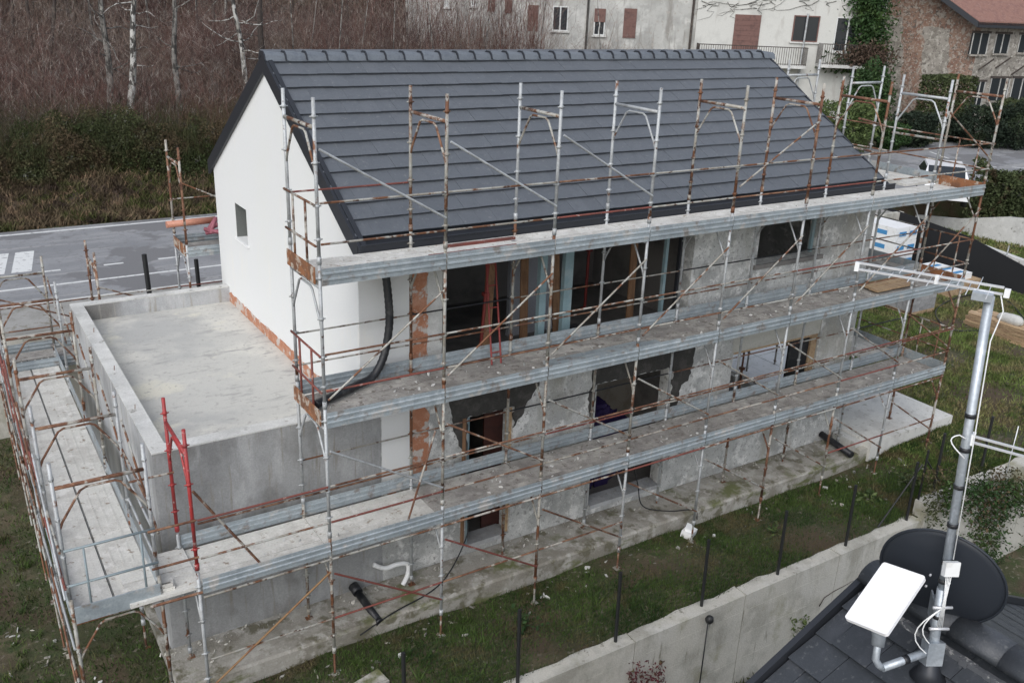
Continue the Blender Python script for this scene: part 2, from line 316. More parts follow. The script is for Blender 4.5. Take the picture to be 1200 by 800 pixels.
# road with markings, pavement, kerb, car park
MB().box(-70, 13.1, -.2, 29, 21.05, 0).build('road', M_asph, kind='structure')
MB().box(29.0, 13.6, -.2, 75, 46, -.004).build('car_park', M_asph, kind='structure')
pav = MB().box(-60, 10.78, -.3, 27.8, 12.95, .11).build('pavement', M_pave, kind='structure')
for i in range(-12, 28): blk('kerb_stone', i*1.0+.006, 12.955, -.2, i*1.0+.994, 13.095, .13, M_concL, pav)
def line(x0, y0, x1, y1, z=.004): 
    return MB().quad((x0, y0, z), (x1, y0, z), (x1, y1, z), (x0, y1, z)).build('road_marking', M_line, kind='structure')
line(-60, 20.55, 28, 20.70)
line(-30, 14.76, 28, 14.88)
for x0, x1 in ((-9.4, -7.4), (-6.0, -4.2), (-1.84, -1.28), (-.18, .34), (1.28, 2.6), (4.4, 6.4), (8.4, 10.4), (12.4, 14.4), (16.4, 18.4), (20.4, 22.4)): line(x0, 16.10, x1, 16.22)
for k in range(-6, 1):
    o = k*.655; MB().quad((-2.46+o, 16.36, .0045), (-1.97+o, 16.34, .0045), (-1.66+o, 18.47, .0045), (-2.15+o, 18.47, .0045)).build('road_marking', M_line, kind='structure')
for p, q in (((1040, 160), (1095, 170)), ((1090, 178), (1112, 186)), ((1150, 193), (1168, 196)), ((1186, 196), (1200, 197)), ((1120, 160), (1132, 163))):
    A, B = at(*p, 'Z', 0), at(*q, 'Z', 0); d = B-A; nn = np.array([-d[1], d[0], 0]); nn = nn/np.linalg.norm(nn)*.07
    MB().quad(*[tuple(v*[1, 1, 0]+[0, 0, .002]) for v in (A-nn, B-nn, B+nn, A+nn)]).build('road_marking', M_line, kind='structure')

# ------------------------------------------------------------------ wall builders
def holed(name, fn, u0, u1, z0, z1, holes, mat, parent):
    """wall sheet of real thickness in (u,z) with rectangular holes; fn(u,z,t) t=0 outside 1 inside"""
    us = sorted({u0, u1, *[h[0] for h in holes], *[h[1] for h in holes]}); zs = sorted({z0, z1, *[h[2] for h in holes], *[h[3] for h in holes]})
    us = [u for u in us if u0 <= u <= u1]; zs = [z for z in zs if z0 <= z <= z1]
    solid = lambda i, j: 0 <= i < len(us)-1 and 0 <= j < len(zs)-1 and not any(h[0] < (us[i]+us[i+1])/2 < h[1] and h[2] < (zs[j]+zs[j+1])/2 < h[3] for h in holes)
    mb = MB()
    for i in range(len(us)-1):
        for j in range(len(zs)-1):
            if not solid(i, j): continue
            a, b, c, d = us[i], us[i+1], zs[j], zs[j+1]
            for t in (0, 1): mb.quad(fn(a, c, t), fn(b, c, t), fn(b, d, t), fn(a, d, t))
            if not solid(i-1, j): mb.quad(fn(a, c, 0), fn(a, c, 1), fn(a, d, 1), fn(a, d, 0))
            if not solid(i+1, j): mb.quad(fn(b, c, 0), fn(b, c, 1), fn(b, d, 1), fn(b, d, 0))
            if not solid(i, j-1): mb.quad(fn(a, c, 0), fn(b, c, 0), fn(b, c, 1), fn(a, c, 1))
            if not solid(i, j+1): mb.quad(fn(a, d, 0), fn(b, d, 0), fn(b, d, 1), fn(a, d, 1))
    import bmesh
    me = mb.mesh(name, False); bm = bmesh.new(); bm.from_mesh(me); bmesh.ops.remove_doubles(bm, verts=bm.verts, dist=1e-4)
    bmesh.ops.recalc_face_normals(bm, faces=bm.faces); bm.to_mesh(me); bm.free()
    return link(me, name, mat, parent)
def jag(poly, amp=.02, step=.07):              # roughen the outline of a patch
    out = []
    for i, (a, b) in enumerate(poly):
        c, d = poly[(i+1) % len(poly)]; n = max(1, int(math.hypot(c-a, d-b)/step))
        for k in range(n):
            t = k/n; j = amp if 0 < k else amp*.4
            out.append((a+(c-a)*t+random.uniform(-j, j), b+(d-b)*t+random.uniform(-j, j)))
    return out
GX, EX, FY, BY = 1.09, 12.9, 1.35, 8.75        # gable, far end, facade, rear
RY, RZ, RS = 5.02, 6.40, .607                  # ridge line and slope
roofz = lambda y: RZ-RS*abs(RY-y)
house = thing('house', 'two storey house under construction, slate grey tiled roof and bare cement facade', 'house', (7, 5, -2.1))
def patch(name, poly, mat, t=.006, amp=.02, step=.07, parent=house):
    P = jag(poly, amp, step) if amp else poly
    return MB().prism(P, lambda a, b, k: (a, FY+.03 if k else FY-t, b)).build(name, mat, parent)
# outer walls
OP1 = (2.5, 7.75, 1.58, 3.62); W2 = (9.45, 11.3, 2.75, 3.62); OA = (3.0, 3.92, -1.62, .90); OB = (5.68, 7.55, -1.62, .95); OC = (9.1, 11.75, -.12, 1.36)
holed('front_wall', lambda u, z, t: (u, FY+.34*t, z), GX+.01, EX, -2.4, 3.80, [OP1, W2, OA, OB, OC], M_rough, house)
WG = (6.66, 7.39, 2.76, 3.46)
holed('gable_wall', lambda u, z, t: (GX-.002+.3*t, u, z), FY-.002, BY, 1.0, 3.86, [WG], M_plaster, house)
MB().prism([(FY-.002, 3.86), (BY, 3.86), (BY, roofz(BY)-.1), (RY, RZ-.1), (FY-.002, roofz(FY)-.1)], lambda a, b, t: (GX-.002+.3*t, a, b)).build('gable_wall', M_plaster, house)
holed('end_wall', lambda u, z, t: (EX-.3*t, u, z), FY+.342, BY, -2.4, 3.86, [(2.6, 5.6, -1.7, .75), (6.2, 7.6, -1.7, .6), (4.2, 5.8, 2.2, 3.4)], M_rough, house)
MB().prism([(FY, 3.86), (BY, 3.86), (BY, roofz(BY)-.1), (RY, RZ-.1), (FY, roofz(FY)-.1)], lambda a, b, t: (EX-.3*t, a, b)).build('end_wall', M_rough, house)
holed('rear_wall', lambda u, z, t: (u, BY-.3*t, z), GX+.3, EX-.3, -2.4, 3.86, [(2.6, 4.0, 2.0, 3.4), (8.8, 10.6, 2.1, 3.4), (9.0, 12.0, -1.2, .8)], M_rough, house)
# floors and partitions
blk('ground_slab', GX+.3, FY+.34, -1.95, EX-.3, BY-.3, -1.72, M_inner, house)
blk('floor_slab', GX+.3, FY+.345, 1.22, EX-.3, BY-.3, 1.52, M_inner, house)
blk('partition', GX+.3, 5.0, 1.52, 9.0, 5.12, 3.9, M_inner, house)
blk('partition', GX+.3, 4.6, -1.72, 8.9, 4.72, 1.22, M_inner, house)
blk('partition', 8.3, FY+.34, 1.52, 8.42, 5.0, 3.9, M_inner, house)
blk('partition', 4.75, 2.9, 1.52, 5.75, 3.0, 3.55, mk('grey_plasterboard', (.30, .31, .34), [], .9), house)
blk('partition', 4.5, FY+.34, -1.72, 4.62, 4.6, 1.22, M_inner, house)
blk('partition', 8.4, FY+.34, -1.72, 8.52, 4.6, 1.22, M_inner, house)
blk('partition', 8.52, 5.9, -1.72, 12.6, 6.02, 1.22, M_innerL, house)
blk('partition', 5.4, 3.4, -1.72, 8.4, 3.5, .95, mk('beige_plaster', (.36, .33, .28), [((.28, .25, .2), 2, .5, .7)], .9), house)
# finish zones of the facade
patch('white_render', [(GX-.001, 1.30), (1.43, 1.30), (1.43, -.05), (1.72, .02), (1.93, .10), (1.95, 3.79), (GX-.001, 3.79)], M_plaster, .008, .006)
patch('exposed_brick', [(1.93, 1.72), (1.80, 1.75), (1.83, 1.98), (1.93, 2.1), (1.95, 3.76), (2.23, 3.78), (2.235, 2.02), (2.1, 1.9)], M_brick, .004, .02)
patch('exposed_brick', [(1.86, -.03), (1.70, .02), (1.80, .2), (1.92, .35), (1.9, 1.35), (2.2, 1.32), (2.28, 1.1), (2.24, .1), (2.05, -.02)], M_brick, .004, .025)
patch('exposed_brick', [(1.50, -.15), (1.58, .12), (1.74, .02), (1.66, -.16)], M_brick, .009, .03)
patch('grey_blockwork', [(2.235, 1.6), (2.235, 3.78), (2.49, 3.78), (2.49, 1.6)], M_concL, .003, .004)
# dark mortar left round the openings, ragged edges
patch('mortar_patch', [(2.62, 1.45), (4.5, 1.45), (4.42, 1.2), (4.2, .95), (4.12, .74), (3.925, .50), (3.925, .905), (2.995, .905), (2.995, .18), (2.84, .42), (2.72, .75), (2.68, 1.1)], M_dark, .012, .028)
patch('mortar_patch', [(5.52, 1.45), (8.08, 1.45), (8.03, .9), (7.98, .58), (7.80, .52), (7.74, .1), (7.56, .06), (7.555, .955), (5.675, .955), (5.675, .2), (5.60, .3), (5.52, .7), (5.6, 1.0)], M_dark, .012, .028)
patch('mortar_patch', [(4.92, 1.36), (5.2, 1.38), (5.22, 1.28), (5.0, 1.27)], M_dark, .01, .02)
# cavity strip along the foot of the gable: bare brick with a ragged render edge
st = MB(); yy = np.linspace(1.7, 8.45, 60)
top = [1.36+random.uniform(-.025, .03) for _ in yy]
st.prism([(yy[0], 1.0), (yy[-1], 1.0)]+[(yy[i], top[i]) for i in range(59, -1, -1)], lambda a, b, t: (GX-.012 if t else GX+.02, a, b))
st.build('exposed_brick', M_brick, house)
# terrace wing
TX, TY = -2.0, 8.45
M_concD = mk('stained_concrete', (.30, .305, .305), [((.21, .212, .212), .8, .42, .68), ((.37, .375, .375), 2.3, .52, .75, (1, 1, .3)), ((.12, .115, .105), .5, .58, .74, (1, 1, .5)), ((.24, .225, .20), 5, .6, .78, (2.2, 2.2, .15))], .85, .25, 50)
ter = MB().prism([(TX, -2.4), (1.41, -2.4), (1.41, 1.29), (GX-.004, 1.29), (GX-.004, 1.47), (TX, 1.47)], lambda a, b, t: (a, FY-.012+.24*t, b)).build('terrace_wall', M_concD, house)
blk('terrace_wall', TX, FY+.229, -2.4, TX+.22, TY-.22, 1.468, M_conc, house)
blk('terrace_wall', TX, TY-.219, -2.4, GX+.2, TY, 1.466, M_conc, house)
for nm, b in (('coping', (TX-.004, FY-.016, 1.462, GX-.006, FY+.232, 1.482)), ('coping', (TX-.004, FY+.2325, 1.461, TX+.224, TY-.2225, 1.480)), ('coping', (TX-.004, TY-.222, 1.46, GX-.006, TY+.004, 1.481))):
    blk(nm, *b, M_concL, house)
blk('terrace_floor', TX+.2, FY+.2, .9, GX+.02, TY-.2, 1.15, M_screed, house)
for x, y in ((-1.88, 4.6), (-1.9, 2.9), (-1.86, 6.6)): rod('rebar_pin', (x, y, 1.47), (x+.01, y, 1.56), .006, M_rust, house, 6)
# footing ledge
MB().prism([(.46, -2.6), (FY-.0125, -2.6), (FY-.0125, -1.78), (.50, -1.82), (.46, -1.85)], lambda a, b, t: (-2.12+15.02*t, a, b)).build('footing', M_foot, house)
blk('footing', -2.115, FY-.0125, -2.6, -2.003, 8.6, -1.95, M_foot, house)
# gable window
MB().box(GX-.035, 6.60, 2.715, GX+.08, 7.45, 2.758).build('window_sill', M_white, house)
blk('window_panel', GX+.2, 6.661, 2.761, GX+.215, 7.389, 3.459, mk('grey_blanking_panel', (.14, .15, .145), [], .8), house)
for b in ((7.383, 2.762, 7.389, 3.458), (6.661, 2.762, 6.667, 3.458), (6.668, 3.452, 7.382, 3.458)):
    blk('window_reveal', GX+.004, b[0], b[1], GX+.198, b[2], b[3], MATS['grey_blanking_panel'], house)
# window 2: subframe, sill, props of the room behind
blk('window_sill', 9.38, FY-.05, 2.66, 11.37, FY+.05, 2.748, M_inner, house)
blk('window_frame', 9.452, FY+.2, 2.752, 9.52, FY+.26, 3.615, M_blue, house)
blk('window_frame', 11.23, FY+.2, 2.752, 11.298, FY+.26, 3.615, M_blue, house)
# steel subframes of the loggia
for x, w in ((4.38, .13), (4.88, .17)):
    blk('subframe_post', x, FY+.06, 1.58, x+w, FY+.16, 3.618, M_blue, house)
blk('subframe_post', 4.62, FY+.1, 1.7, 4.66, FY+.14, 3.0, M_blue, house)
blk('subframe_post', 7.25, FY+.2, 1.582, 7.31, FY+.27, 3.618, M_blue, house)
blk('subframe_post', 7.60, FY+.2, 1.582, 7.68, FY+.27, 3.618, M_anth, house)
blk('sill_beam', 2.502, FY+.02, 1.52, 7.748, FY+.3, 1.578, M_concL, house)
# ground floor window frames
for (a, b, c, d), m in ((OA, M_blue), (OB, M_concL)):
    blk('door_frame', a+.002, FY+.05, c+.002, a+.07, FY+.15, d-.002, m, house); blk('door_frame', b-.07, FY+.05, c+.002, b-.002, FY+.15, d-.002, M_woodL if m is M_blue else m, house)
    blk('door_sill', a+.07, FY-.02, c-.05, b-.07, FY+.33, c+.03, M_conc, house)
blk('door_frame', 2.90, FY-.03, -1.55, 2.96, FY-.0, .9, M_wood, house)
blk('door_leaf', 3.55, FY+.36, -1.68, 4.3, FY+.40, .85, mk('dark_red_door', (.055, .018, .014), [((.03, .012, .01), 4, .5, .7)], .6), house)
blk('shutter_box', 9.102, FY+.03, .93, 11.748, FY+.30, 1.32, mk('beige_panel', (.52, .51, .46), [((.44, .43, .38), 2, .5, .7)], .8), house)
blk('lintel', 9.05, FY-.02, 1.318, 11.8, FY+.25, 1.39, M_wood, house)
blk('window_frame', 9.102, FY+.06, -.118, 9.22, FY+.16, .929, M_concL, house)
blk('window_frame', 11.56, FY+.06, -.118, 11.748, FY+.16, .929, M_woodL, house)
blk('window_frame', 9.225, FY+.06, .87, 11.555, FY+.14, .928, M_woodL, house)
blk('window_shutter', 10.95, FY+.10, -.118, 11.55, FY+.15, .868, M_black, house)
# ---- roof
roof = MB().prism([(1.42, roofz(1.42)-.05), (RY, RZ-.05), (8.62, roofz(8.62)-.05), (8.62, roofz(8.62)-.2), (RY, RZ-.2), (1.42, roofz(1.42)-.2)],
                  lambda a, b, t: (GX-.03 if t == 0 else EX+.05, a, b)).build('roof', M_anth, house)
TW, TE = .30, .342
sl = math.hypot(1, RS); ux, uz = 1/sl, RS/sl         # along the slope: down = (-ux, -uz)
def tile_mesh(w, ln, th, lift=.016):
    m = MB(); m.v = [(0, .012, lift), (w, .012, lift), (w, ln, -.022), (0, ln, -.022), (0, 0, th+lift), (w, 0, th+lift), (w, ln, th-.03), (0, ln, th-.03)]
    m.f = [(0,3,2,1),(4,5,6,7),(0,1,5,4),(1,2,6,5),(2,3,7,6),(3,0,4,7)]; m.sm = [False]*6
    return m.mesh('roof_tile')
rot_front = Matrix(((1, 0, 0), (0, ux, -uz), (0, uz, ux))).to_4x4()
TM = tile_mesh(TW-.0015, TE+.05, .036)
N_course = 13; eave_s = 4.275                        # slope distance from ridge to eave
tiles = []
for c in range(N_course+1):
    s = eave_s-c*TE
    if s < .12: break
    off = (c % 2)*TW/2
    x = GX-.02-off
    while x < EX+.03:
        x0 = max(x, GX-.02); x1 = min(x+TW, EX+.04)
        if x1-x0 > .05: tiles.append((s, x0, x1))
        x += TW
def tdist(t):
    p = np.array([t[1]+.15, RY-t[0]*ux, RZ-t[0]*uz]); return np.linalg.norm(p-CAM)
tiles.sort(key=tdist); rest = MB(); nshow = 0
for s, x0, x1 in tiles:
    j = random.uniform(-.006, .006); dz = random.uniform(0, .006)
    p = Vector((x0+.001, RY-s*ux+j, RZ-s*uz-.028+dz+.006))
    if abs((x1-x0)-TW) < .01 and nshow < 300:
        link(TM, 'roof_tile', M_tile, roof, Matrix.Translation(p) @ rot_front); nshow += 1
    else:
        ex = Vector((x1-x0-.002, 0, 0)); ey = Vector((0, ux, uz))*(TE+.05)+Vector((0, uz, -ux))*.022; ez = Vector((0, -uz, ux))*.036
        rest.obox(p+Vector((0, -uz, ux))*.016, ex, ey+Vector((0, uz, -ux))*.018, ez)
rest.build('roof_tiles', M_tile, roof, kind='stuff')
back = MB()
for c in range(12):
    s = eave_s-c*TE
    back.obox((GX-.02, RY+s*ux, RZ-s*uz-.02), (EX-GX+.06, 0, 0), np.array([0, -ux, uz])*(TE+.04)+np.array([0, uz, -.0])*.0+np.array([0, -uz, -ux])*.02, np.array([0, uz, ux])*.03)
back.build('rear_tile_courses', M_tile, roof, kind='stuff')
rm = MB(); prof = [(-.16, -.10), (-.12, -.005), (-.055, .045), (.055, .045), (.12, -.005), (.16, -.10), (.14, -.10), (0, .0), (-.14, -.10)]
rm.prism(prof, lambda a, b, t: (0 if t == 0 else .40, a*(1.06 if t == 0 else .90), b*(1 if t == 0 else 1)+(.028 if t == 0 else -.012)))
M_ridge = mk('ridge_tile_grey', (.145, .163, .185), [((.12, .137, .16), 6, .5, .7)], .5, .1, 90, rnd=.06)
RM = rm.mesh('ridge_tile'); x = GX-.05
rc = MB().prism([(p[0]*1.08, p[1]*1.0+.030) for p in prof[:6]]+[(.14, -.08), (0, .0), (-.14, -.08)], lambda a, b, t: (.020*t, a, b)); RC = rc.mesh('ridge_joint_band')
k = 0
while x < EX-.1:
    link(RC, 'ridge_joint_band', M_anth, roof, Matrix.Translation((x-.012, RY, RZ+.02))); link(RM, 'ridge_tile', M_ridge, roof, Matrix.Translation((x, RY, RZ+.02+random.uniform(-.003, .003)))); x += .365  # dark bands added so the tile joints read as dark gaps
# verge flashings, fascia, gutter
for y0, y1 in ((1.04, RY), (8.98, RY)):
    sgn = 1 if y1 > y0 else -1
    a = np.array([GX-.055, y0, roofz(y0)]); b = np.array([GX-.055, y1, roofz(y1)])
    MB().obox(a+[0, 0, -.25], b-a, (.05, 0, 0), (0, 0, .285)).build('verge_board', M_anth, roof)
    if sgn > 0: MB().obox(a+[.052, 0, .012], b-a, (.075, 0, 0), (0, 0, .04)).build('verge_flashing', M_anth, roof)
    c = np.array([EX+.055, 0, 0])-np.array([GX-.055, 0, 0])
    MB().obox(a+c+[-.02, 0, -.2], b-a, (.05, 0, 0), (0, 0, .225)).build('verge_board', M_anth, roof)
MB().prism([(1.06, 3.97), (1.06, 4.125), (1.045, 4.13), (1.045, 4.145), (1.075, 4.145), (1.075, 3.985), (1.20, 3.985), (1.20, 4.10), (1.215, 4.10), (1.215, 3.97)], lambda a, b, t: (GX-.06+(EX-GX+.14)*t, a, b)).build('gutter', M_anth, roof)
MB().prism([(1.217, 3.80), (1.217, 4.05), (1.42, 4.15), (1.42, 3.802)], lambda a, b, t: (GX+.0+(EX-GX)*t, a, b)).build('soffit', M_anth, roof)

# ------------------------------------------------------------------ scaffolds
FW = 1.05
def frame_meshes():
    head = MB(); head.tube([(0, .02, -.03), (0, FW-.02, -.03)], .026, 8)
    head.tube([(0, .0, -.62), (0, .05, -.5), (0, .29, -.13), (0, .36, -.095), (0, .69, -.095), (0, .76, -.13), (0, 1.0, -.5), (0, FW, -.62)], .0165, 6)
    post = MB(); post.tube([(0, 0, -1.68), (0, 0, .32)], .0245, 8)
    for z in (-1.40, -.98, -.45, .1):
        post.tube([(-.055, 0, z), (.055, 0, z)], .009, 5); post.tube([(0, 0, z-.02), (0, 0, z+.02)], .031, 8)
    post.tube([(0, 0, -1.72), (0, 0, -1.62)], .032, 8)
    return head.mesh('frame'), post.mesh('post')
FH, FP = frame_meshes()
def toe_mesh(L):
    p = [(0, 0), (0, .055), (-.012, .065), (-.012, .085), (0, .095), (0, .135), (-.012, .145), (-.012, .165), (0, .175), (0, .225), (.012, .225), (.012, 0)]
    return MB().prism(p, lambda a, b, t: (.012+(L-.024)*t, a, b)).mesh('toe_board')
def board_mesh(L, w):
    m = MB().box(.003, .002, -.05, L-.003, w-.002, 0)
    for k in range(1, 4): m.box(.03, w*k/4-.012, 0, L-.03, w*k/4+.012, .004)
    return m.mesh('deck_board')
_tm = {}
def toe(L):
    k = round(L, 2)
    if k not in _tm: _tm[k] = toe_mesh(L)
    return _tm[k]
_bm = {}
def brd(L, w):
    k = (round(L, 2), round(w, 2))
    if k not in _bm: _bm[k] = board_mesh(L, w)
    return _bm[k]
STEELS = [M_galv, M_galv, M_galv2, M_galv2, M_rust]
def pick(r=None): return random.choice(r or STEELS)
def T(x, y, z, rz=0): return Matrix.Translation((x, y, z)) @ Matrix.Rotation(rz, 4, 'Z')
def frame(par, x, y, z, rz=0, mat=None, mp=None, ext=0):
    """walk-through frame: head with knee arch, and its two posts as sub-parts; local +Y is across the scaffold"""
    m = mat or pick(); M = T(x, y, z, rz); h = link(FH, 'frame', m, par, M)
    for s in (0, FW): link(FP, 'post', mp or m, h, M @ Matrix.Translation((0, s, 0)))
    return h
def jack(par, x, y, ztop, rz, zg):
    for s in (0, FW):
        p = T(x, y, 0, rz) @ Vector((0, s, 0)); g = zg if zg is not None else float(height(p.x, p.y))
        if p.y > .46 and p.y < 1.35 and -2.1 < p.x < 12.6: g = -1.80
        if 12.55 < p.x < 16 and p.y > .4: g = -1.56
        b = rod('base_jack', (p.x, p.y, g-.01), (p.x, p.y, ztop-1.66), .018, pick([M_rust, M_galv2]), par, 6)
        blk('base_plate', p.x-.06, p.y-.06, g-.005, p.x+.06, p.y+.06, g+.008, M_galv2, par)

sf = thing('scaffold', 'long steel tube scaffold with three decks along the cement facade', 'scaffold', (7.2, .5, -2.1))
BAY = 1.8
RAILS = [M_redtube, M_rust, M_rust, M_galv2, M_galv2]
TR = .0195
colm = {0: M_galv, 1: M_galv2, 2: M_galv2, 3: M_galv, 4: M_galv, 5: M_rust, 6: M_galv2, 7: M_galv, 8: M_rust}
for i in range(9):
    X = BAY*i
    for zD in (0, 2, 4, 6):
        m = pick([colm[i], colm[i], M_galv, M_galv2])
        if zD == 6: m = {0: M_galv2, 1: M_rust, 2: M_galv2, 3: M_galv, 4: M_galv2, 5: M_rust, 6: M_rust, 7: M_galv, 8: M_rust}[i]
        frame(sf, X, 0, zD, 0, m, {0: M_galv, 1: M_galv2, 2: M_galv, 3: M_galv, 4: M_galv2, 5: M_rust, 6: M_galv2, 7: M_galv, 8: M_galv2}[i] if zD == 6 else None)
    jack(sf, X, 0, 0, 0, None)
for i in range(-1, 8):
    X = BAY*i; X1 = X+BAY
    decks = (0,) if i < 0 else (0, 2, 4)
    for zD in decks:
        bm_ = M_boardL if (zD == 4 or (zD == 0 and i < 1)) else M_board
        for k in range(3): link(brd(BAY, .34), 'deck_board', bm_, sf, T(X, .015+k*.342, zD+.035+random.uniform(-.004, .004)))
        link(toe(BAY), 'toe_board', M_toe, sf, T(X, -.045, zD+.0))
        if zD < 4 and not (zD == 0 and i >= 4 and i < 4): link(toe(BAY), 'toe_board', M_toe, sf, T(X, 1.075, zD+.04))
        for hgt in (.52, 1.04):
            rod('guard_rail', (X+.02, -.035, zD+hgt+.02), (X1-.02, -.035, zD+hgt+.02), TR*.8, pick(RAILS), sf)
        if zD == 0: rod('guard_rail', (X+.02, -.055, zD+1.12), (X1-.02, -.055, zD+1.12), TR*.8, pick([M_rust, M_redtube]), sf); rod('ledger', (X+.01, -.04, -.06), (X1-.01, -.04, -.06), TR*.9, pick(RAILS), sf)
        if i >= 0 and (zD < 4 or i == 0): rod('inner_rail', (X+.02, 1.09, zD+.98), (X1-.02, 1.09, zD+.98), TR*.7, M_redtube if zD == 4 else pick([M_rust, M_black, M_galv2]), sf)
        if zD == 2: rod('inner_rail', (X+.02, 1.09, zD+.5), (X1-.02, 1.09, zD+.5), TR*.7, pick([M_rust, M_galv2]), sf)
    if i >= 0: rod('inner_rail', (X+.02, 1.09, -.55), (X1-.02, 1.09, -.55), TR*.7, M_black, sf)
    if i < 3 or i >= 6: rod('guard_rail', (X+.02, -.035, -1.08), (X1-.02, -.035, -1.08), TR*.8, pick([M_redtube, M_rust, M_galv2]), sf)
BR = [M_galv2, M_rust, M_galv2, M_woodL]
def brace(X, za, zb, m=None): rod('diagonal_brace', (X+.03, -.06, za), (X+BAY-.03, -.06, zb), .0165, m or pick([M_galv2, M_rust]), sf, 6)
for i in range(8):
    X = BAY*i
    brace(X, 2.42, 3.72, pick([M_galv2])); brace(X, 1.66, .62, M_galv if i == 0 else None); brace(X, -.30, -1.38, M_redtube if i < 2 else None)
for i in (0, 1, 2, 7): brace(BAY*i, 5.72, 4.72, M_rust if i == 7 else M_galv)
brace(BAY*4, 4.72, 5.72); brace(-BAY, -1.5, -.25, mk('ochre_tube', (.24, .14, .065), [(RUST, 4, .55, .7)], .7))
rod('diagonal_brace', (1.62, -.1, 1.62), (1.15, -.16, .30), .0165, M_rust, sf, 6)
# guards closing the open ends of the decks
def end_guard(X, zD, m, toe_m):
    g = MB()
    for h in (.52, 1.04): g.tube([(X, -.02, zD+h), (X, FW+.02, zD+h)], .0165, 6)
    for y in (.3, .75): g.tube([(X, y, zD), (X, y, zD+1.04)], .0165, 6)
    e = g.build('end_guard', m, sf); blk('toe_plate', X-.02, .02, zD+.02, X-.004, FW-.02, zD+.24, toe_m, e)
M_rustplate = mk('rusted_plate', (.27, .115, .05), [((.16, .075, .04), 4, .42, .6), ((.42, .36, .30), 6, .54, .64)], .85, .2, 40)
for zD, m in ((2, M_redtube), (4, M_rust)): end_guard(-.045, zD, m, M_rustplate)
for zD in (0, 2, 4): end_guard(14.44, zD, M_rust, M_toe if zD == 0 else M_rustplate)
# red frame carrying the deck past the corner of the terrace wing
frame(sf, -1.83, 0, 2.08, 0, M_redp, M_redp); frame(sf, -1.83, 0, 0, 0, M_galv); jack(sf, -1.83, 0, 0, 0, None)
rod('diagonal_brace', (-1.80, -.05, 1.55), (-.95, -.02, .10), .018, M_rust, sf)
for z in (.55, 1.1): rod('guard_rail', (-2.38, .0, z), (-1.80, -.035, z+.02), TR*.85, M_rust, sf)
rod('guard_rail', (-2.38, 1.02, 1.3), (-1.80, 1.02, 1.3), TR*.85, M_rust, sf)
rod('ledger', (-2.45, -.02, .02), (-1.8, -.03, .02), TR, M_rust, sf)
for k in range(2): link(brd(.9, .5), 'deck_board', M_boardL, sf, T(-2.68, .05+k*.51, .075))

# scaffold along the terrace wing
XO, XI = -3.33, -2.27
sl_ = thing('scaffold', 'rusty scaffold with pale plank deck beside the flat concrete terrace', 'scaffold', (-2.8, 4.5, -2.1))
LB = 1.88; YS = [.16+LB*j for j in range(6)]
R90 = -math.pi/2                                # local +Y -> world +X
for j, y in enumerate(YS):
    frame(sl_, XO, y, 0, R90, pick([M_galv, M_galv2])); jack(sl_, XO, y, 0, R90, -2.14)
    frame(sl_, XO, y+(.1 if j == 0 else 0), 1.88, R90, M_rust if j < 5 else M_galv2, pick([M_galv2, M_galv]))
for j in range(5):
    y0, y1 = YS[j], YS[j+1]; Lb = y1-y0
    for k in range(2): link(brd(Lb, .50), 'deck_board', M_boardL, sl_, T(XO+.52+k*.505, y0, .035, math.pi/2))
    link(toe(Lb), 'toe_board', M_toe, sl_, T(XO-.02, y0, .0, math.pi/2) @ Matrix.Scale(-1, 4, (0, 1, 0)))
    link(toe(Lb), 'toe_board', M_toe, sl_, T(XI-.005, y0, .04, math.pi/2))
    for h in (.5, 1.02): rod('guard_rail', (XO-.04, y0, h), (XO-.04, y1, h), TR*.85, pick([M_rust, M_redtube, M_galv2]), sl_)
    for h in (-1.1, -.4): rod('ledger', (XO-.04, y0, h), (XO-.04, y1, h), TR*.85, pick([M_rust, M_galv2, M_blue, M_galv]), sl_)
    rod('diagonal_brace', (XO-.06, y0, .35), (XO-.06, y1, 1.5), .0165, pick([M_rust, M_galv, M_redtube]), sl_, 6)
    rod('diagonal_brace', (XO-.06, y0, -1.7), (XO-.06, y1, -.3), .0165, pick([M_rust, M_galv2]), sl_, 6)
    rod('diagonal_brace', (XI+.04, y0, .95), (XI+.04, y1, 1.75), .0165, M_galv2, sl_, 6)
    rod('deck_gap_line', (XO+.505, y0, .042), (XO+.505, y1, .042), .006, M_black, sl_, 6)  # thin black rod painting the dark gap between the deck boards
g = MB()
for h in (.55, 1.05): g.tube([(XO, YS[0]-.03, h), (XI, YS[0]-.03, h)], .0165, 6)
for xx in (XO+.22, XI-.18): g.tube([(xx, YS[0]-.03, 0), (xx, YS[0]-.03, 1.05)], .016, 6)
e = g.build('end_guard', mk('blue_grey_tube', (.22, .27, .29), [], .5), sl_); blk('toe_plate', XO+.02, YS[0]-.06, -.0, XI-.02, YS[0]-.04, .24, M_toe, e)
for z in (.5, .95, 1.3): rod('guard_rail', (XI, .15+.2*z, z), (XI, YS[1], z), TR*.8, pick([M_rust, M_galv]), sl_)
# short planks lying on its deck
pk = thing('scaffold_plank', 'short pale plank lying across the corner of the terrace scaffold deck', 'plank', (-2.5, .3, .08))
M_ = T(-2.72, .18, .122, -.08) ; link(brd(.62, .22), 'plank_board', M_boardL, pk, M_); link(brd(.58, .05), 'plank_batten', M_boardL, pk, M_ @ Matrix.Translation((.02, .0, .055)))

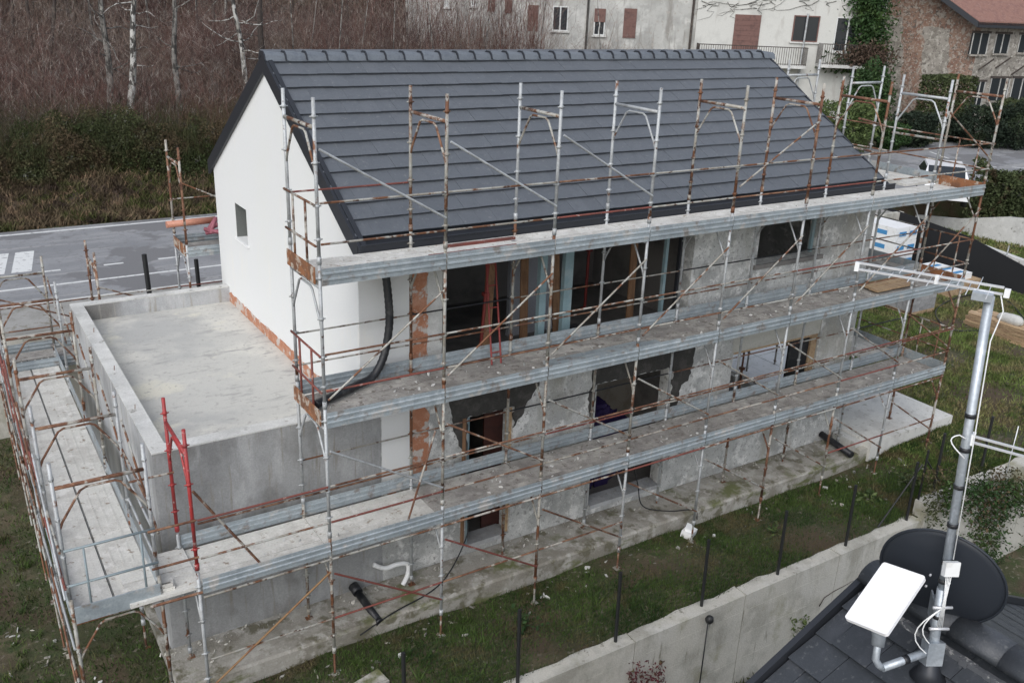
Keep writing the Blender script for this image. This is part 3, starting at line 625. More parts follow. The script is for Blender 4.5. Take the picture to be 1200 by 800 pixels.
# scaffold behind the house
sb = thing('scaffold', 'scaffold standing behind the house towards the road, with planks and sheeting', 'scaffold', (5, 9.5, -2.1))
BX = [-3.2, -1.37, .46]+[.46+1.8*k for k in range(1, 7)]
for i, X in enumerate(BX):
    for zD in ((0, 2) if i < 2 else (0, 2, 4)):
        frame(sb, X, 8.98, zD, 0, pick([M_galv, M_galv2, M_rust]))
    jack(sb, X, 8.98, 0, 0, -2.14)
for i in range(len(BX)-1):
    L_ = BX[i+1]-BX[i]
    for zD in ((0,) if i < 2 else (0, 2)):
        for k in range(3): link(brd(L_, .34), 'deck_board', M_board, sb, T(BX[i], 9.0+k*.342, zD+.035))
        link(toe(L_), 'toe_board', M_toe, sb, T(BX[i], 8.95, zD)); link(toe(L_), 'toe_board', M_toe, sb, T(BX[i], 10.06, zD))
        for h in (.52, 1.04): rod('guard_rail', (BX[i], 10.05, zD+h), (BX[i+1], 10.05, zD+h), TR*.8, pick(RAILS), sb)
    rod('diagonal_brace', (BX[i], 8.94, 1.6 if i < 2 else 3.6), (BX[i+1], 8.94, .8 if i < 2 else 2.7), .0165, M_rust if i < 2 else M_galv2, sb, 6)
blk('toe_plate', .42, 9.0, 2.02, .44, 9.98, 2.25, M_rustplate, sb)
MB().tube([(.2, 9.5, 2.62), (1.25, 9.55, 2.62)], .075, 12).build('clay_pipe', M_orange, None, label='orange pipe lying on the deck behind the white gable', cat='pipe')
q = MB()
for k in range(7):
    a = random.uniform(0, 6.28); q.tube([(1.0+.05*math.cos(a), 9.3+.2*math.sin(a), 2.35+random.uniform(0, .1)), (1.25, 9.3+random.uniform(-.2, .2), 2.45+random.uniform(-.05, .25))], .05, 5)
q.build('plastic_sheet', M_pink, None, label='crumpled pink plastic sheet on the deck behind the white gable', cat='sheet')

# scaffold along the far end wall
se = thing('scaffold', 'galvanised scaffold turning round the far end wall of the house', 'scaffold', (13.9, 5, -2.1))
EY = [2.85, 4.65, 6.45, 8.25]
for i, y in enumerate(EY):
    for zD in (0, 2, 4, 6): frame(se, 13.35, y, zD, R90, M_galv if zD == 6 else pick([M_galv, M_galv2]))
    jack(se, 13.35, y, 0, R90, -1.56)
for i in range(-1, 3):
    y0 = 1.08 if i < 0 else EY[i]; y1 = EY[i+1]; L_ = y1-y0
    for zD in ((0, 2, 4) if i < 0 else (4,)):
        for k in range(3):
            b = link(brd(L_, .34), 'deck_board', M_boardL if zD != 2 else M_board, se, T(13.37+.342+k*.342, y0, zD+.04+(.05 if i < 0 else 0), math.pi/2))
        for h in (.52, 1.04): rod('guard_rail', (14.44, y0, zD+h), (14.44, y1, zD+h), TR*.8, pick([M_rust, M_galv2]), se)
        link(toe(L_), 'toe_board', M_toe, se, T(14.46, y0, zD+.02, math.pi/2))
for z in (4.5, 5.1): rod('tie_tube', (12.7, 2.0, z+.25), (13.7, 2.1, z+.05), .024, M_rust, se)
for z in (2.55, .55, 1.0): rod('tie_tube', (12.6, 1.9, z), (13.6, 2.2, z-.1), .026, M_rust, se)
rod('guard_rail', (12.6, 1.08, 5.2), (14.4, 1.08, 4.95), .022, M_galv2, se)

# ------------------------------------------------------------------ garden walls and fences
rw = thing('retaining_wall', 'long board marked concrete retaining wall below the front garden strip', 'wall', (2, -1.6, -4.15))
def ragtop(x0, x1, zt, y0, y1, zb, name, par, mat=M_wallold, n=None):
    n = n or int((x1-x0)/.25); xs_ = np.linspace(x0, x1, n+1); mb = MB()
    zt_ = [zt+random.uniform(-.012, .012) for _ in xs_]; yi = [y1+random.uniform(-.03, .03) for _ in xs_]
    for i in range(n):
        a, b = xs_[i], xs_[i+1]
        mb.quad((a, y0, zb), (b, y0, zb), (b, y0, zt-.01), (a, y0, zt-.01))
        mb.quad((a, y0, zt-.01), (b, y0, zt-.01), (b, yi[i+1], zt_[i+1]), (a, yi[i], zt_[i]))
        mb.quad((a, yi[i], zt_[i]), (b, yi[i+1], zt_[i+1]), (b, yi[i+1], zb), (a, yi[i], zb))
    mb.quad((x0, y0, zb), (x0, y1, zb), (x0, y1, zt), (x0, y0, zt)); mb.quad((x1, y0, zb), (x1, y1, zb), (x1, y1, zt), (x1, y0, zt))
    return mb.build(name, mat, par)
x = -8.0
while x < 11.8:                                  # cast in bays, one recessed joint between
    x1 = min(x+2.48, 11.9); ragtop(x+.008, x1-.008, -2.07, -1.73, -1.48, -4.3, 'wall_bay', rw)
    for z in (-2.42, -2.95, -3.48): MB().box(x+.008, -1.7325, z-.006, x1-.008, -1.728, z+.002).build('board_seam', M_wallold, rw)
    x = x1
blk('wall_core', -8, -1.70, -4.3, 11.9, -1.50, -2.10, M_wallold, rw)
rw2 = thing('retaining_wall', 'creeper covered concrete wall stepping up past the angled fence brace', 'wall', (14, -1.6, -4.15))
x = 11.9
while x < 27.5:
    x1 = min(x+2.6, 27.6); ragtop(x+.006, x1-.006, -1.74, -1.75, -1.46, -4.3, 'wall_bay', rw2); x = x1
blk('wall_core', 11.91, -1.72, -4.3, 27.6, -1.49, -1.77, M_wallold, rw2)

def fence(xs_, zb, zt, y, label, brace_x=None):
    f = thing('fence', label, 'fence', (xs_[0], y, zb))
    for xx in xs_: rod('post', (xx, y, zb-.15), (xx-.02, y+.01, zt), .029, M_blackm, f, 8)
    w = MB(); x0, x1 = xs_[0], xs_[-1]
    for k in range(12):
        z = zb+.08+k*(zt-zb-.1)/11; w.tube([(x0, y+.025, z), (x1, y+.025, z)], .0014, 3, caps=False)
    for xx in np.arange(x0, x1, .10): w.tube([(xx, y+.025, zb+.05), (xx, y+.025, zt-.03)], .0012, 3, caps=False)
    w.build('wire_mesh', M_mesh, f, kind='stuff'); return f
M_mesh = mk('green_coated_wire', (.02, .035, .028), [], .6)
f1 = fence([-7.05+1.862*k for k in range(11)][1:], -2.08, -.76, -1.57, 'black post wire mesh fence along the front retaining wall')
rod('stay', (11.72, -1.56, -.85), (10.75, -1.50, -2.02), .018, M_blackm, f1); rod('stay', (11.95, -1.5, -.85), (12.8, -1.5, -1.72), .018, M_blackm, f1)
rod('post', (11.95, -1.5, -1.75), (11.93, -1.5, -.62), .022, M_blackm, f1)
f2 = fence([12.6, 14.28, 16.1, 18, 19.9, 21.8, 23.7, 25.6, 27.4], -1.76, -.45, -1.4, 'black post fence on the creeper covered garden wall')

# slab at the far corner, step, white boards added to brighten the window view
sb1 = thing('concrete_slab', 'raised pale concrete slab at the far corner of the house', 'slab', (14.3, 3, -2.1))
blk('slab', 12.915, .40, -2.3, 15.95, 9.2, -1.56, mk('new_concrete', (.66, .655, .62), [((.55, .54, .51), 1.5, .48, .7), ((.40, .39, .35), 7, .64, .76)], .85, .25, 50), sb1)
blk('step', 12.66, .62, -2.2, 12.912, 1.25, -1.60, M_concL, sb1); blk('step', 12.66, .47, -2.3, 12.911, .615, -1.72, M_wallold, sb1)
wboards = thing('brightening_boards', 'added white boards on the raised slab, brightening the view through the long window', 'insulation', (14.5, 5, -1.56))
for ix in range(4):
    for iy in range(5): blk('board', 13.02+ix*.70, 2.9+iy*1.2+.01*ix, -1.557, 13.70+ix*.70, 4.08+iy*1.2, -1.50+random.uniform(0, .01), M_addboard, wboards)  # boards added as a bright surface seen through the end wall opening
# rear retaining wall towards the pavement
rk = thing('retaining_wall', 'low concrete wall holding up the pavement behind the terrace', 'wall', (-6, 10.7, -2.1))
for k in range(18): blk('wall_bay', -20+k*2.65+.006, 10.6, -2.4, -20+(k+1)*2.65-.006, 10.775, .16, M_wallold, rk)
bp = rod('steel_post', (-.06, 10.68, .16), (-.10, 10.68, 1.70), .055, M_blackm, None, 4, label='square black steel post behind the terrace parapet', cat='post')
bp2 = rod('steel_post', (1.05, 10.68, .16), (1.03, 10.68, 1.45), .05, M_blackm, None, 4, label='short black steel post beside the scaffold with the orange pipe', cat='post')

# ------------------------------------------------------------------ neighbour's roof with mast
NP = CAM + ray(1088, 790)*6.8; na = math.radians(25); ns = np.array([math.cos(na), 0, math.sin(na)]); nn_ = np.array([-math.sin(na), 0, math.cos(na)])
VY = onp(950, 742, NP, nn_)[1]; RXN = onp(1120, 763, NP, nn_)[0]+.13
nh = thing('house', "neighbour's house with slate tiled roof carrying the antenna mast", 'house', (RXN, VY-3, -4.15))
def npt(s, y, h=0): # s = slope distance below ridge, h = height over plane
    base = NP + ns*((RXN-NP[0])/math.cos(na)); return np.array([base[0], y, base[2]]) - ns*s + nn_*h
RZN = npt(0, 0)[2]
nroof = MB()
for sgn in (1, -1):
    a = npt(0, VY, -.05); b = npt(4.6, VY, -.05)
    if sgn < 0: b = np.array([2*a[0]-b[0], b[1], b[2]])
    nroof.obox(a+[0, -12, -.16], b-a, (0, 12, 0), (0, 0, .16))
nroof = nroof.build('roof', M_anth, nh)
blk('wall', RXN-3.7, VY-11.5, -4.3, RXN+3.7, VY-.45, RZN-1.9, M_oldwall, nh)
ntw, nte = .325, .318; NT = []
rotn = Matrix(((0, ns[0], nn_[0]), (-1, 0, nn_[1]), (0, ns[2], nn_[2]))).to_4x4()
NTM = tile_mesh(ntw-.005, nte+.05, .032)
nrest = MB()
for c in range(14):
    s = .05+nte*(c+1); off = (c % 2)*ntw/2
    for k in range(28):
        y1 = VY-.02-k*ntw+off
        if y1 > VY-.01: continue
        p = npt(s, y1, -.035)
        if k < 10 and c < 8: link(NTM, 'roof_tile', M_tileN, nroof, Matrix.Translation(Vector(p)+Vector(nn_)*random.uniform(0, .004)) @ rotn)
        else: nrest.obox(p, (0, -(ntw-.005), 0), ns*(nte+.05)-nn_*.022, nn_*.032)
    if c % 2: 
        p = npt(s, VY-.02, -.035); nrest.obox(p, (0, -ntw/2+.005, 0), ns*(nte+.05)-nn_*.022, nn_*.032)
for c in range(14):
    p = npt(.05+nte*(c+1), VY-.02, -.03); p[0] = 2*RXN-p[0]
    nrest.obox(p, (0, -9, 0), np.array([-ns[0], 0, ns[2]])*(nte+.05), np.array([-nn_[0], 0, nn_[2]])*.03)
nrest.build('roof_tiles', M_tileN, nroof, kind='stuff')
a = npt(-.02, VY, 0); b = npt(4.7, VY, 0)
MB().obox(a+[0, -.005, -.13], b-a, (0, .05, 0), (0, 0, .19)).build('verge_board', M_anth, nroof)
b2 = np.array([2*a[0]-b[0], b[1], b[2]]); MB().obox(a+[0, -.005, -.13], b2-a, (0, .05, 0), (0, 0, .19)).build('verge_board', M_anth, nroof)
nrm = MB(); rp = [(.17*math.cos(t), .13*math.sin(t)-.06) for t in np.linspace(math.pi, 0, 11)]
nrm.prism(rp+[(.13, -.06), (-.13, -.06)], lambda a, b, t: (a*(1 if t == 0 else .94), -.43*t, b)); 
for f_ in range(2, 12): nrm.sm[f_] = True
NRM = nrm.mesh('ridge_tile')
for k in range(9): link(NRM, 'ridge_tile', M_tileN, nroof, Matrix.Translation((RXN, VY-.0-k*.40, RZN+.10)))
mo = MB()
for k in range(60):
    y = VY-.05-k*.06; mo.box(RXN-.185+random.uniform(-.012, .01), y-.06, RZN-.10, RXN-.14, y, RZN-.045+random.uniform(-.006, .006))
mo.build('ridge_mortar', mk('lead_strip', (.09, .095, .105), [((.30, .30, .30), 14, .6, .7)], .6), nroof, kind='stuff')

# mast, dish, flat panel, antennas
MB0 = NP.copy(); MTOP = CAM + ray(1160, 347)*((NP-CAM) @ CR[2]-.98)
md = (MTOP-MB0); mlen = np.linalg.norm(md); md = md/mlen
mp_ = lambda t: MB0+md*t
mast = thing('antenna_mast', "galvanised antenna mast with aerials standing on the neighbour's tiled roof", 'mast', tuple(MB0))
MB().tube([mp_(-.1), mp_(.75)], .036, 14).build('lower_tube', M_mast, mast)
MB().tube([mp_(.62), mp_(mlen)], .030, 14).build('upper_tube', M_mast, mast)
MB().tube([mp_(-.02), mp_(.05), mp_(.16)], [.13, .075, .045], 14).build('roof_flashing', M_anth, mast)
for t in (.50, .80, .95, 1.25, 1.55, 1.83, 2.08):
    if t < mlen: MB().tube([mp_(t), mp_(t+.03)], .0365, 14).build('black_tape', M_black, mast)
cv, cu = CR[0], CR[1]
# junction box
jb = mp_(.93); 
MB().obox(jb-CR[2]*.09-cv*.045-md*.06, cv*.10, md*.115, CR[2]*.055).build('junction_box', M_white, mast)
# coax cables
for k in range(4):
    o = cv*(.012*(k-1.5)); MB().tube([jb-CR[2]*.06-md*.06+o, jb-CR[2]*.06-md*.25+o*.4, jb-CR[2]*.05-md*.5+o], .0035, 6).build('coax_cable', M_white, mast)
for kx, s in ((.17, 1), (.12, .8)):
    pts = [jb-CR[2]*.05-md*.33]+[jb-CR[2]*.05-md*(.33+.45*s*(t/8)) - cv*kx*math.sin(math.pi*t/8) for t in range(1, 9)]
    MB().tube(pts, .0045, 6).build('coax_cable', M_white, mast)
pts = [mp_(mlen)-CR[2]*.02+cv*.06, mp_(mlen-.1)+cv*.09-CR[2]*.02, mp_(mlen-.3)+cv*.03-CR[2]*.04, mp_(mlen-.9)+cv*.03-CR[2]*.04, mp_(1.0)+cv*.02-CR[2]*.045]
MB().tube(pts, .0045, 6).build('coax_cable', M_white, mast)
# satellite dish seen from behind
DC = CAM + ray(1103, 676)*((NP-CAM) @ CR[2]+.02)
vdir = ray(1103, 676); vdir = vdir/np.linalg.norm(vdir); th = math.radians(49)
up_ = cu - vdir*(cu @ vdir); up_ /= np.linalg.norm(up_); rt_ = cv - vdir*(cv @ vdir); rt_ /= np.linalg.norm(rt_)
md2 = .42*rt_+.907*up_; dn = vdir*math.cos(th)+md2*math.sin(th); da = .907*rt_-.42*up_; db = np.cross(dn, da)
dish = MB(); NR, NS = 10, 40; base = len(dish.v)
RA, RB, DEP = .455, .49, .075
for lay in (0, 1):
    for i in range(NR+1):
        r = i/NR
        for k in range(NS):
            t = 2*math.pi*k/NS; off = DEP*(r*r-1)+(.004 if lay else 0)
            dish.v.append(tuple(DC+da*RA*r*math.cos(t)+db*RB*r*math.sin(t)+dn*off))
n1 = (NR+1)*NS
for lay in (0, 1):
    for i in range(NR):
        for k in range(NS):
            a = lay*n1+i*NS+k; b = lay*n1+i*NS+(k+1) % NS; dish.f.append((a, b, b+NS, a+NS)); dish.sm.append(True)
for k in range(NS):
    a = NR*NS+k; b = NR*NS+(k+1) % NS; dish.f.append((a, b, n1+b, n1+a)); dish.sm.append(True)
ds = thing('satellite_dish', 'dark graphite satellite dish fixed to the antenna mast', 'satellite dish', tuple(DC))
dish.build('reflector', M_dish, ds)
rim = [DC+da*RA*math.cos(t)+db*RB*math.sin(t) for t in np.linspace(0, 2*math.pi, 49)]
MB().tube(rim, .010, 6, caps=False).build('rim', M_dish, ds)
bk = DC-dn*(DEP+.03)-md*.12; tgt = mp_(np.clip((bk-MB0) @ md, .3, 1.2))
MB().tube([bk+dn*.04, (bk+tgt)/2, tgt], .03, 8).build('bracket', M_mast, ds)
for s in (-1, 1): MB().obox(bk+cv*(.035*s)-md*.10, cv*.012, md*.2, (tgt-bk)*.9).build('bracket_plate', M_mast, ds)
for s in (-.09, .09): MB().tube([tgt+md*s-cv*.07-CR[2]*.045, tgt+md*s+cv*.07-CR[2]*.045], .012, 6).build('clamp', M_alu, ds)
sg = -np.sign(db @ cu); arm = DC+db*RB*.98*sg; MB().tube([arm, arm+dn*.5-db*sg*.1], .014, 6).build('feed_arm', M_dish, ds)
MB().tube([arm+dn*.47-db*sg*.09, arm+dn*.58-db*sg*.13], .03, 10).build('feed_horn', M_dish, ds)
for s_ in ((-1, -1), (1, -1), (-1, 1), (1, 1)):
    p_ = DC-dn*(DEP*.97)+da*.07*s_[0]+db*.07*s_[1]; MB().tube([p_-dn*.012, p_+dn*.01], .009, 6).build('bolt', M_alu, ds)
# flat white panel on its side arm
PCN = CAM + ray(1037, 699)*((NP-CAM) @ CR[2]-.25)
vd = ray(1037, 699); vd /= np.linalg.norm(vd); rp_ = cv-vd*(cv @ vd); rp_ /= np.linalg.norm(rp_); upn = cu-vd*(cu @ vd); upn /= np.linalg.norm(upn)
va_ = .282*rp_-.110*upn-.148*vd; vb_ = .282*rp_+.386*upn+.25*vd
HA, HB = np.linalg.norm(va_)/2, np.linalg.norm(vb_)/2
sdir = va_/np.linalg.norm(va_); ldir = vb_-sdir*(vb_ @ sdir); ldir /= np.linalg.norm(ldir); pn = np.cross(sdir, ldir); pn = pn if pn @ vd < 0 else -pn
pl = thing('flat_panel_antenna', 'flat white rectangular satellite panel on an elbow arm', 'antenna', tuple(PCN))
def rrect(w, h, r, n=6):
    o = []
    for cx, cy, a0 in ((w-r, h-r, 0), (-w+r, h-r, 90), (-w+r, -h+r, 180), (w-r, -h+r, 270)):
        o += [(cx+r*math.cos(math.radians(a0+90*k/n)), cy+r*math.sin(math.radians(a0+90*k/n))) for k in range(n+1)]
    return o
MB().prism(rrect(HA, HB, .022), lambda a, b, t: PCN+sdir*a+ldir*b-pn*.03*t).build('panel', M_panel, pl)
e0 = PCN-ldir*.16-pn*.03; e1 = CAM+ray(1030, 745)*((NP-CAM) @ CR[2]-.22); e2 = CAM+ray(1026, 772)*((NP-CAM) @ CR[2]-.22)
e3 = CAM+ray(1034, 782)*((NP-CAM) @ CR[2]-.2); e4 = mp_(.22)
M_armgrey = mk('grey_bracket', (.20, .22, .24), [], .5)
MB().tube([e0, e1, e1*.6+e2*.4], [.03, .048, .046], 14).build('motor_housing', M_armgrey, pl)
MB().tube([e1, e1*.5+e2*.5, e2, e2*.5+e3*.5-np.array([0, 0, .012]), e3], .026, 12).build('elbow_arm', M_mast, pl)
MB().tube([e3, e4], .030, 12).build('side_arm', M_mast, pl)
MB().tube([e3*.6+e4*.4, e3*.5+e4*.5], .033, 12).build('black_tape', M_black, pl)
pb = mp_(.2); MB().obox(pb-cv*.06-CR[2]*.06-md*.1, cv*.12, CR[2]*.12, md*.2).build('mast_clamp', M_mast, pl)
# UHF aerial at the mast head: twin boom with short elements
MT = mp_(mlen)
A0 = CAM + ray(1176, 341)*((MT-CAM) @ CR[2]-.03); A1d = ray(1002, 311); 
# boom runs level: find the depth along the far ray with the same height
A1 = CAM + A1d*((A0[2]+.0-CAM[2])/A1d[2]) if abs(A1d[2]) > 1e-6 else A0
if np.linalg.norm(A1-A0) > 2.2 or np.linalg.norm(A1-A0) < .6: A1 = CAM + A1d*((MT-CAM) @ CR[2]+.15)
bd = A1-A0; bl = np.linalg.norm(bd); bd /= bl; sd = np.cross(bd, [0, 0, 1]); sd /= np.linalg.norm(sd); bu = np.cross(sd, bd)
ae = thing('television_aerial', 'log periodic aerial with twin booms at the mast head', 'aerial', tuple(MT))
for s in (-1, 1): MB().obox(A0+bu*(.022*s)-sd*.007-bu*.007, bd*bl, sd*.014, bu*.014).build('boom', M_alu, ae)
for k in range(13):
    t = .08+k*(bl-.14)/13; ln = .20-.011*k; p = A0+bd*t+bu*(.022*(1 if k % 2 else -1))
    MB().tube([p-sd*ln*.9, p+sd*ln*.9], .0035, 6).build('element', M_alu, ae)
MB().obox(A1-bd*.03-sd*.02-bu*.034, bd*.028, sd*.03, bu*.055).build('end_cap', M_white, ae)
MB().obox(A0+bd*bl*.42-sd*.012-bu*.03, bd*.022, sd*.024, bu*.06).build('spacer', M_white, ae)
MB().obox(A0-bd*.04-sd*.022-bu*.036, bd*.034, sd*.032, bu*.055).build('end_cap', M_white, ae)
MB().obox(MT-bd*.02-sd*.05-bu*.03, bd*.12, sd*.10, bu*.05).build('mast_clamp', M_mast, ae)
# second aerial lower down, boom running off to the right
t2 = mlen*.66
pB = mp_(t2); a2 = thing('television_aerial', 'second twin boom aerial clamped half way up the mast', 'aerial', tuple(pB))
b0 = pB+cv*.03; bd2 = np.array([math.cos(math.radians(-68)), math.sin(math.radians(-68)), 0]); L2 = 1.25; bd2 /= np.linalg.norm(bd2); sd2 = np.cross(bd2, [0, 0, 1]); bu2 = np.cross(sd2, bd2)
for s in (-1, 1): MB().obox(b0+bu2*(.022*s)-bu2*.007, bd2*L2, sd2*.014, bu2*.014).build('boom', M_alu, a2)
for k in range(9):
    p = b0+bd2*(.25+k*.11)
    MB().tube([p-bu2*(.17-.01*k), p+bu2*(.17-.01*k)], .0035, 6).build('element', M_alu, a2)
MB().obox(b0-bd2*.05-sd2*.03-bu2*.04, bd2*.07, sd2*.06, bu2*.08).build('mast_clamp', M_white, a2)
lp = [pB-cv*.02-CR[2]*.03]+[pB-cv*(.03+.09*math.sin(math.pi*k/8))-CR[2]*.03+cu*(.03-.16*k/8+.04*math.sin(math.pi*k/8)) for k in range(1, 9)]
MB().tube(lp, .0045, 6).build('coax_cable', M_white, a2)

# ------------------------------------------------------------------ things in and around the building
def pthing(name, mb, mat, label, cat, **kw): return mb.build(name, mat, None, label=label, cat=cat, **kw)
pts = [(1.42, 1.12, 3.75), (1.44, 1.06, 3.3), (1.43, 1.02, 2.9), (1.32, .98, 2.45), (1.12, .93, 2.18), (.85, .85, 2.13), (.3, .62, 2.12), (.05, .5, 2.12)]
def smooth(pts, n=6):
    P = [np.array(p, float) for p in pts]; P = [2*P[0]-P[1]]+P+[2*P[-1]-P[-2]]; out = []
    for i in range(1, len(P)-2):
        for k in range(n):
            t = k/n; a, b, c, d = P[i-1], P[i], P[i+1], P[i+2]
            out.append(.5*((2*b)+(-a+c)*t+(2*a-5*b+4*c-d)*t*t+(-a+3*b-3*c+d)*t**3))
    out.append(P[-2]); return out
pp = smooth(pts, 10); pthing('corrugated_hose', MB().tube(pp, [.058+.006*(k % 2) for k in range(len(pp))], 14), M_black, 'fat black corrugated hose hanging down the white corner wall', 'hose')
pthing('drain_pipe', MB().tube([(.86, 1.30, -1.66), (.88, 1.14, -1.70)], .085, 14).tube([(.88, 1.12, -1.71), (.95, .50, -1.86)], .062, 14).tube([(.948, .52, -1.86), (.955, .46, -1.87)], .07, 14), M_black, 'short black drain pipe with socket lying on the footing ledge', 'pipe')
pthing('white_duct', MB().tube(smooth([(1.22, 1.28, -1.36), (1.4, 1.22, -1.45), (1.62, 1.18, -1.42), (1.78, 1.15, -1.46), (1.76, 1.1, -1.62), (1.64, 1.05, -1.76)], 6), .040, 10), M_white, 'bent white flexible duct drooping from the lower wall', 'duct')
pthing('drain_pipe', MB().tube([(12.36, 1.34, -1.62), (12.30, .42, -1.72)], .075, 14), M_black, 'straight black drain pipe beside the raised corner slab', 'pipe')
pthing('cable', MB().tube(smooth([(3.0, 1.28, -1.0), (2.95, 1.2, -1.3), (2.5, .95, -1.7), (2.0, .7, -1.79), (1.2, .5, -1.79), (.6, .44, -1.95)], 6), .011, 6), M_black, 'thin black cable trailing from the doorway over the footing ledge', 'cable')
pthing('cable', MB().tube(smooth([(6.6, 1.2, -.8), (6.75, 1.15, -1.3), (6.8, 1.0, -1.72), (7.2, .7, -1.79), (7.7, .5, -1.8), (7.75, .44, -2.0)], 6), .011, 6), M_black, 'black cable looping down by the wide ground floor doorway', 'cable')
# rooms
M_inprop = M_ladder
for k, (x, y, z0, z1, dx) in enumerate(((3.55, 1.95, 1.52, 3.85, .18), (7.05, 3.6, 1.52, 3.8, .02), (9.9, 2.6, -1.72, 1.2, .0), (9.55, 2.2, -1.72, 1.2, 0.0), (10.75, 2.5, -1.72, 1.2, 0), (6.3, 2.9, -1.72, 1.2, 0))):
    pr = thing('steel_prop', ['red steel prop leaning in the open loggia', 'red steel prop at the dim back of the loggia', 'dark steel prop inside the long window, middle of three', 'dark steel prop just inside the left jamb of the long window', 'dark steel prop inside the long window beside the black shutter', 'steel prop inside the wide ground floor doorway'][k], 'prop', (x, y, z0))
    m = M_ladder if k < 2 else M_rust
    rod('outer_tube', (x, y, z0), (x+dx*.55, y, z0+(z1-z0)*.55), .03, m, pr); rod('inner_tube', (x+dx*.55, y, z0+(z1-z0)*.55), (x+dx, y, z1), .022, m, pr)
    blk('collar', x+dx*.55-.05, y-.05, z0+(z1-z0)*.55-.04, x+dx*.55+.05, y+.05, z0+(z1-z0)*.55+.02, m, pr)
    blk('base_plate', x-.07, y-.07, z0, x+.07, y+.07, z0+.012, m, pr)
lad = thing('ladder', 'narrow red ladder leaning out of the loggia onto the middle deck', 'ladder', (3.2, .8, 2.07))
for s in (0, .17): rod('stile', (3.05+s, .72, 2.07), (3.42+s, 1.62, 3.7), .017, M_ladder, lad, 6)
for k in range(5): t = .1+k*.19; rod('rung', (3.05+.37*t, .72+.9*t, 2.07+1.63*t), (3.22+.37*t, .72+.9*t, 2.07+1.63*t), .012, M_ladder, lad, 6)
for k, (x0, y0, x1, y1, w) in enumerate(((3.5, 1.8, 3.95, 2.4, .17), (4.62, 2.3, 4.62, 2.4, .16), (5.15, 2.0, 5.2, 2.3, .15), (7.0, 2.2, 7.05, 2.3, .16))):
    MB().obox((x0, y0, 1.525), (w, 0, 0), (0, .03, 0), (x1-x0, y1-y0, 2.2)).build('timber_plank', M_wood, None, label=['brown plank leaning beside the red ladder in the loggia', 'brown plank upright between the two blue subframe posts', 'brown plank upright just right of the blue subframe posts', 'brown plank upright near the far jamb of the loggia'][k], cat='plank')
c = MB()
for k in range(5):
    r = .28+.05*k; c.tube([(5.55+r*math.cos(t), 2.0+.3*math.sin(t), 1.56+.03*k+.12*abs(math.sin(t*1.5))) for t in np.linspace(0, 6.28, 25)], .016, 6)
pthing('hose_coil', c, M_black, 'coil of black hose on the loggia floor beside the blue posts', 'hose')
pb_ = MB(); 
for k in range(60):
    a, b = random.uniform(0, 6.28), random.uniform(0, .55); x, y = 6.35+b*1.1*math.cos(a), 2.25+b*.5*math.sin(a); h = .9-b*1.1
    pb_.obox((x, y, -1.7+max(0, h)*.0), (random.uniform(.15, .4), random.uniform(-.1, .1), random.uniform(.0, .1)), (random.uniform(-.1, .1), random.uniform(.1, .3), .02), (random.uniform(-.06, .06), random.uniform(-.06, .06), 1.0+max(.05, h)*.75))
pthing('plastic_sacks', pb_, M_purple, 'heap of dark purple sacks inside the wide doorway', 'sacks')
eb = thing('scaffold_plank', 'spare galvanised boards lying on the middle deck by the loggia', 'plank', (4.4, .3, 2.05))
link(brd(2.3, .16), 'board', M_toe, eb, T(3.75, .10, 2.13, .02)); link(brd(2.1, .10), 'board', M_toe, eb, T(3.8, .30, 2.12, .01))
rs = thing('steel_sheet', 'rusty red steel angle lying on the top deck below the roof edge', 'sheet', (2.6, .6, 4.05))
MB().box(1.95, .35, 4.045, 3.3, .80, 4.06).build('sheet', M_boardL, rs); MB().box(1.75, .34, 4.062, 3.2, .40, 4.10).build('angle', M_redtube, rs); MB().box(2.2, .72, 4.062, 3.4, .77, 4.10).build('angle', M_redtube, rs)
pthing('plank_stack', MB().box(12.1, .4, 2.08, 13.3, .62, 2.12).box(12.15, .66, 2.08, 13.4, .86, 2.13), M_woodL, 'two pale timber planks lying on the middle deck at the far corner', 'plank')
# garden, far end of the plot
def gz(x, y): return float(height(x, y))
p = at(1040, 302, 'Z', -1.6); X0, Y0 = 25.2, 9.1; z = gz(X0, Y0)
xb = thing('insulation_bundle', 'tall stack of white foam insulation packs with blue print', 'insulation', (X0, Y0, z))
for k in range(3):
    o = blk('pack', X0, Y0+random.uniform(-.03, .03), z+.12+k*.52, X0+1.3, Y0+2.5, z+.12+k*.52+.51, M_white, xb)
    for j in range(3): blk('print', X0-.004, Y0+.35+j*.75, z+.12+k*.52+.2, X0-.001, Y0+.8+j*.75, z+.12+k*.52+.36, M_bluep, o)
    for j in range(2): blk('print', X0+.2+j*.6, Y0-.034, z+.12+k*.52+.2, X0+.6+j*.6, Y0-.031, z+.12+k*.52+.36, M_bluep, o)
for j in range(3): blk('pallet_skid', X0+.1+j*.5, Y0, z-.02, X0+.2+j*.5, Y0+2.4, z+.12, M_woodL, xb)
X1_, Y1_ = 24.9, 6.6; z = gz(X1_, Y1_)
xb2 = thing('insulation_bundle', 'low pack of white foam sheets with blue print by the black net', 'insulation', (X1_, Y1_, z))
blk('pallet_skid', X1_-.1, Y1_-.2, z-.02, X1_+1.7, Y1_+1.7, z+.45, M_woodL, xb2)
o = blk('pack', X1_, Y1_, z+.45, X1_+1.4, Y1_+1.5, z+.66, M_white, xb2)
for j in range(3): blk('print', X1_+.1, Y1_+.15+j*.45, z+.661, X1_+1.2, Y1_+.32+j*.45, z+.664, M_bluep, o)
X2_, Y2_ = 21.6, 5.6; z = gz(X2_, Y2_)
bkp = thing('paver_pallet', 'pallet of stacked grey paving blocks on the lawn', 'paving blocks', (X2_, Y2_, z))
blk('pallet', X2_, Y2_, z-.03, X2_+1.2, Y2_+.95, z+.12, M_woodL, bkp)
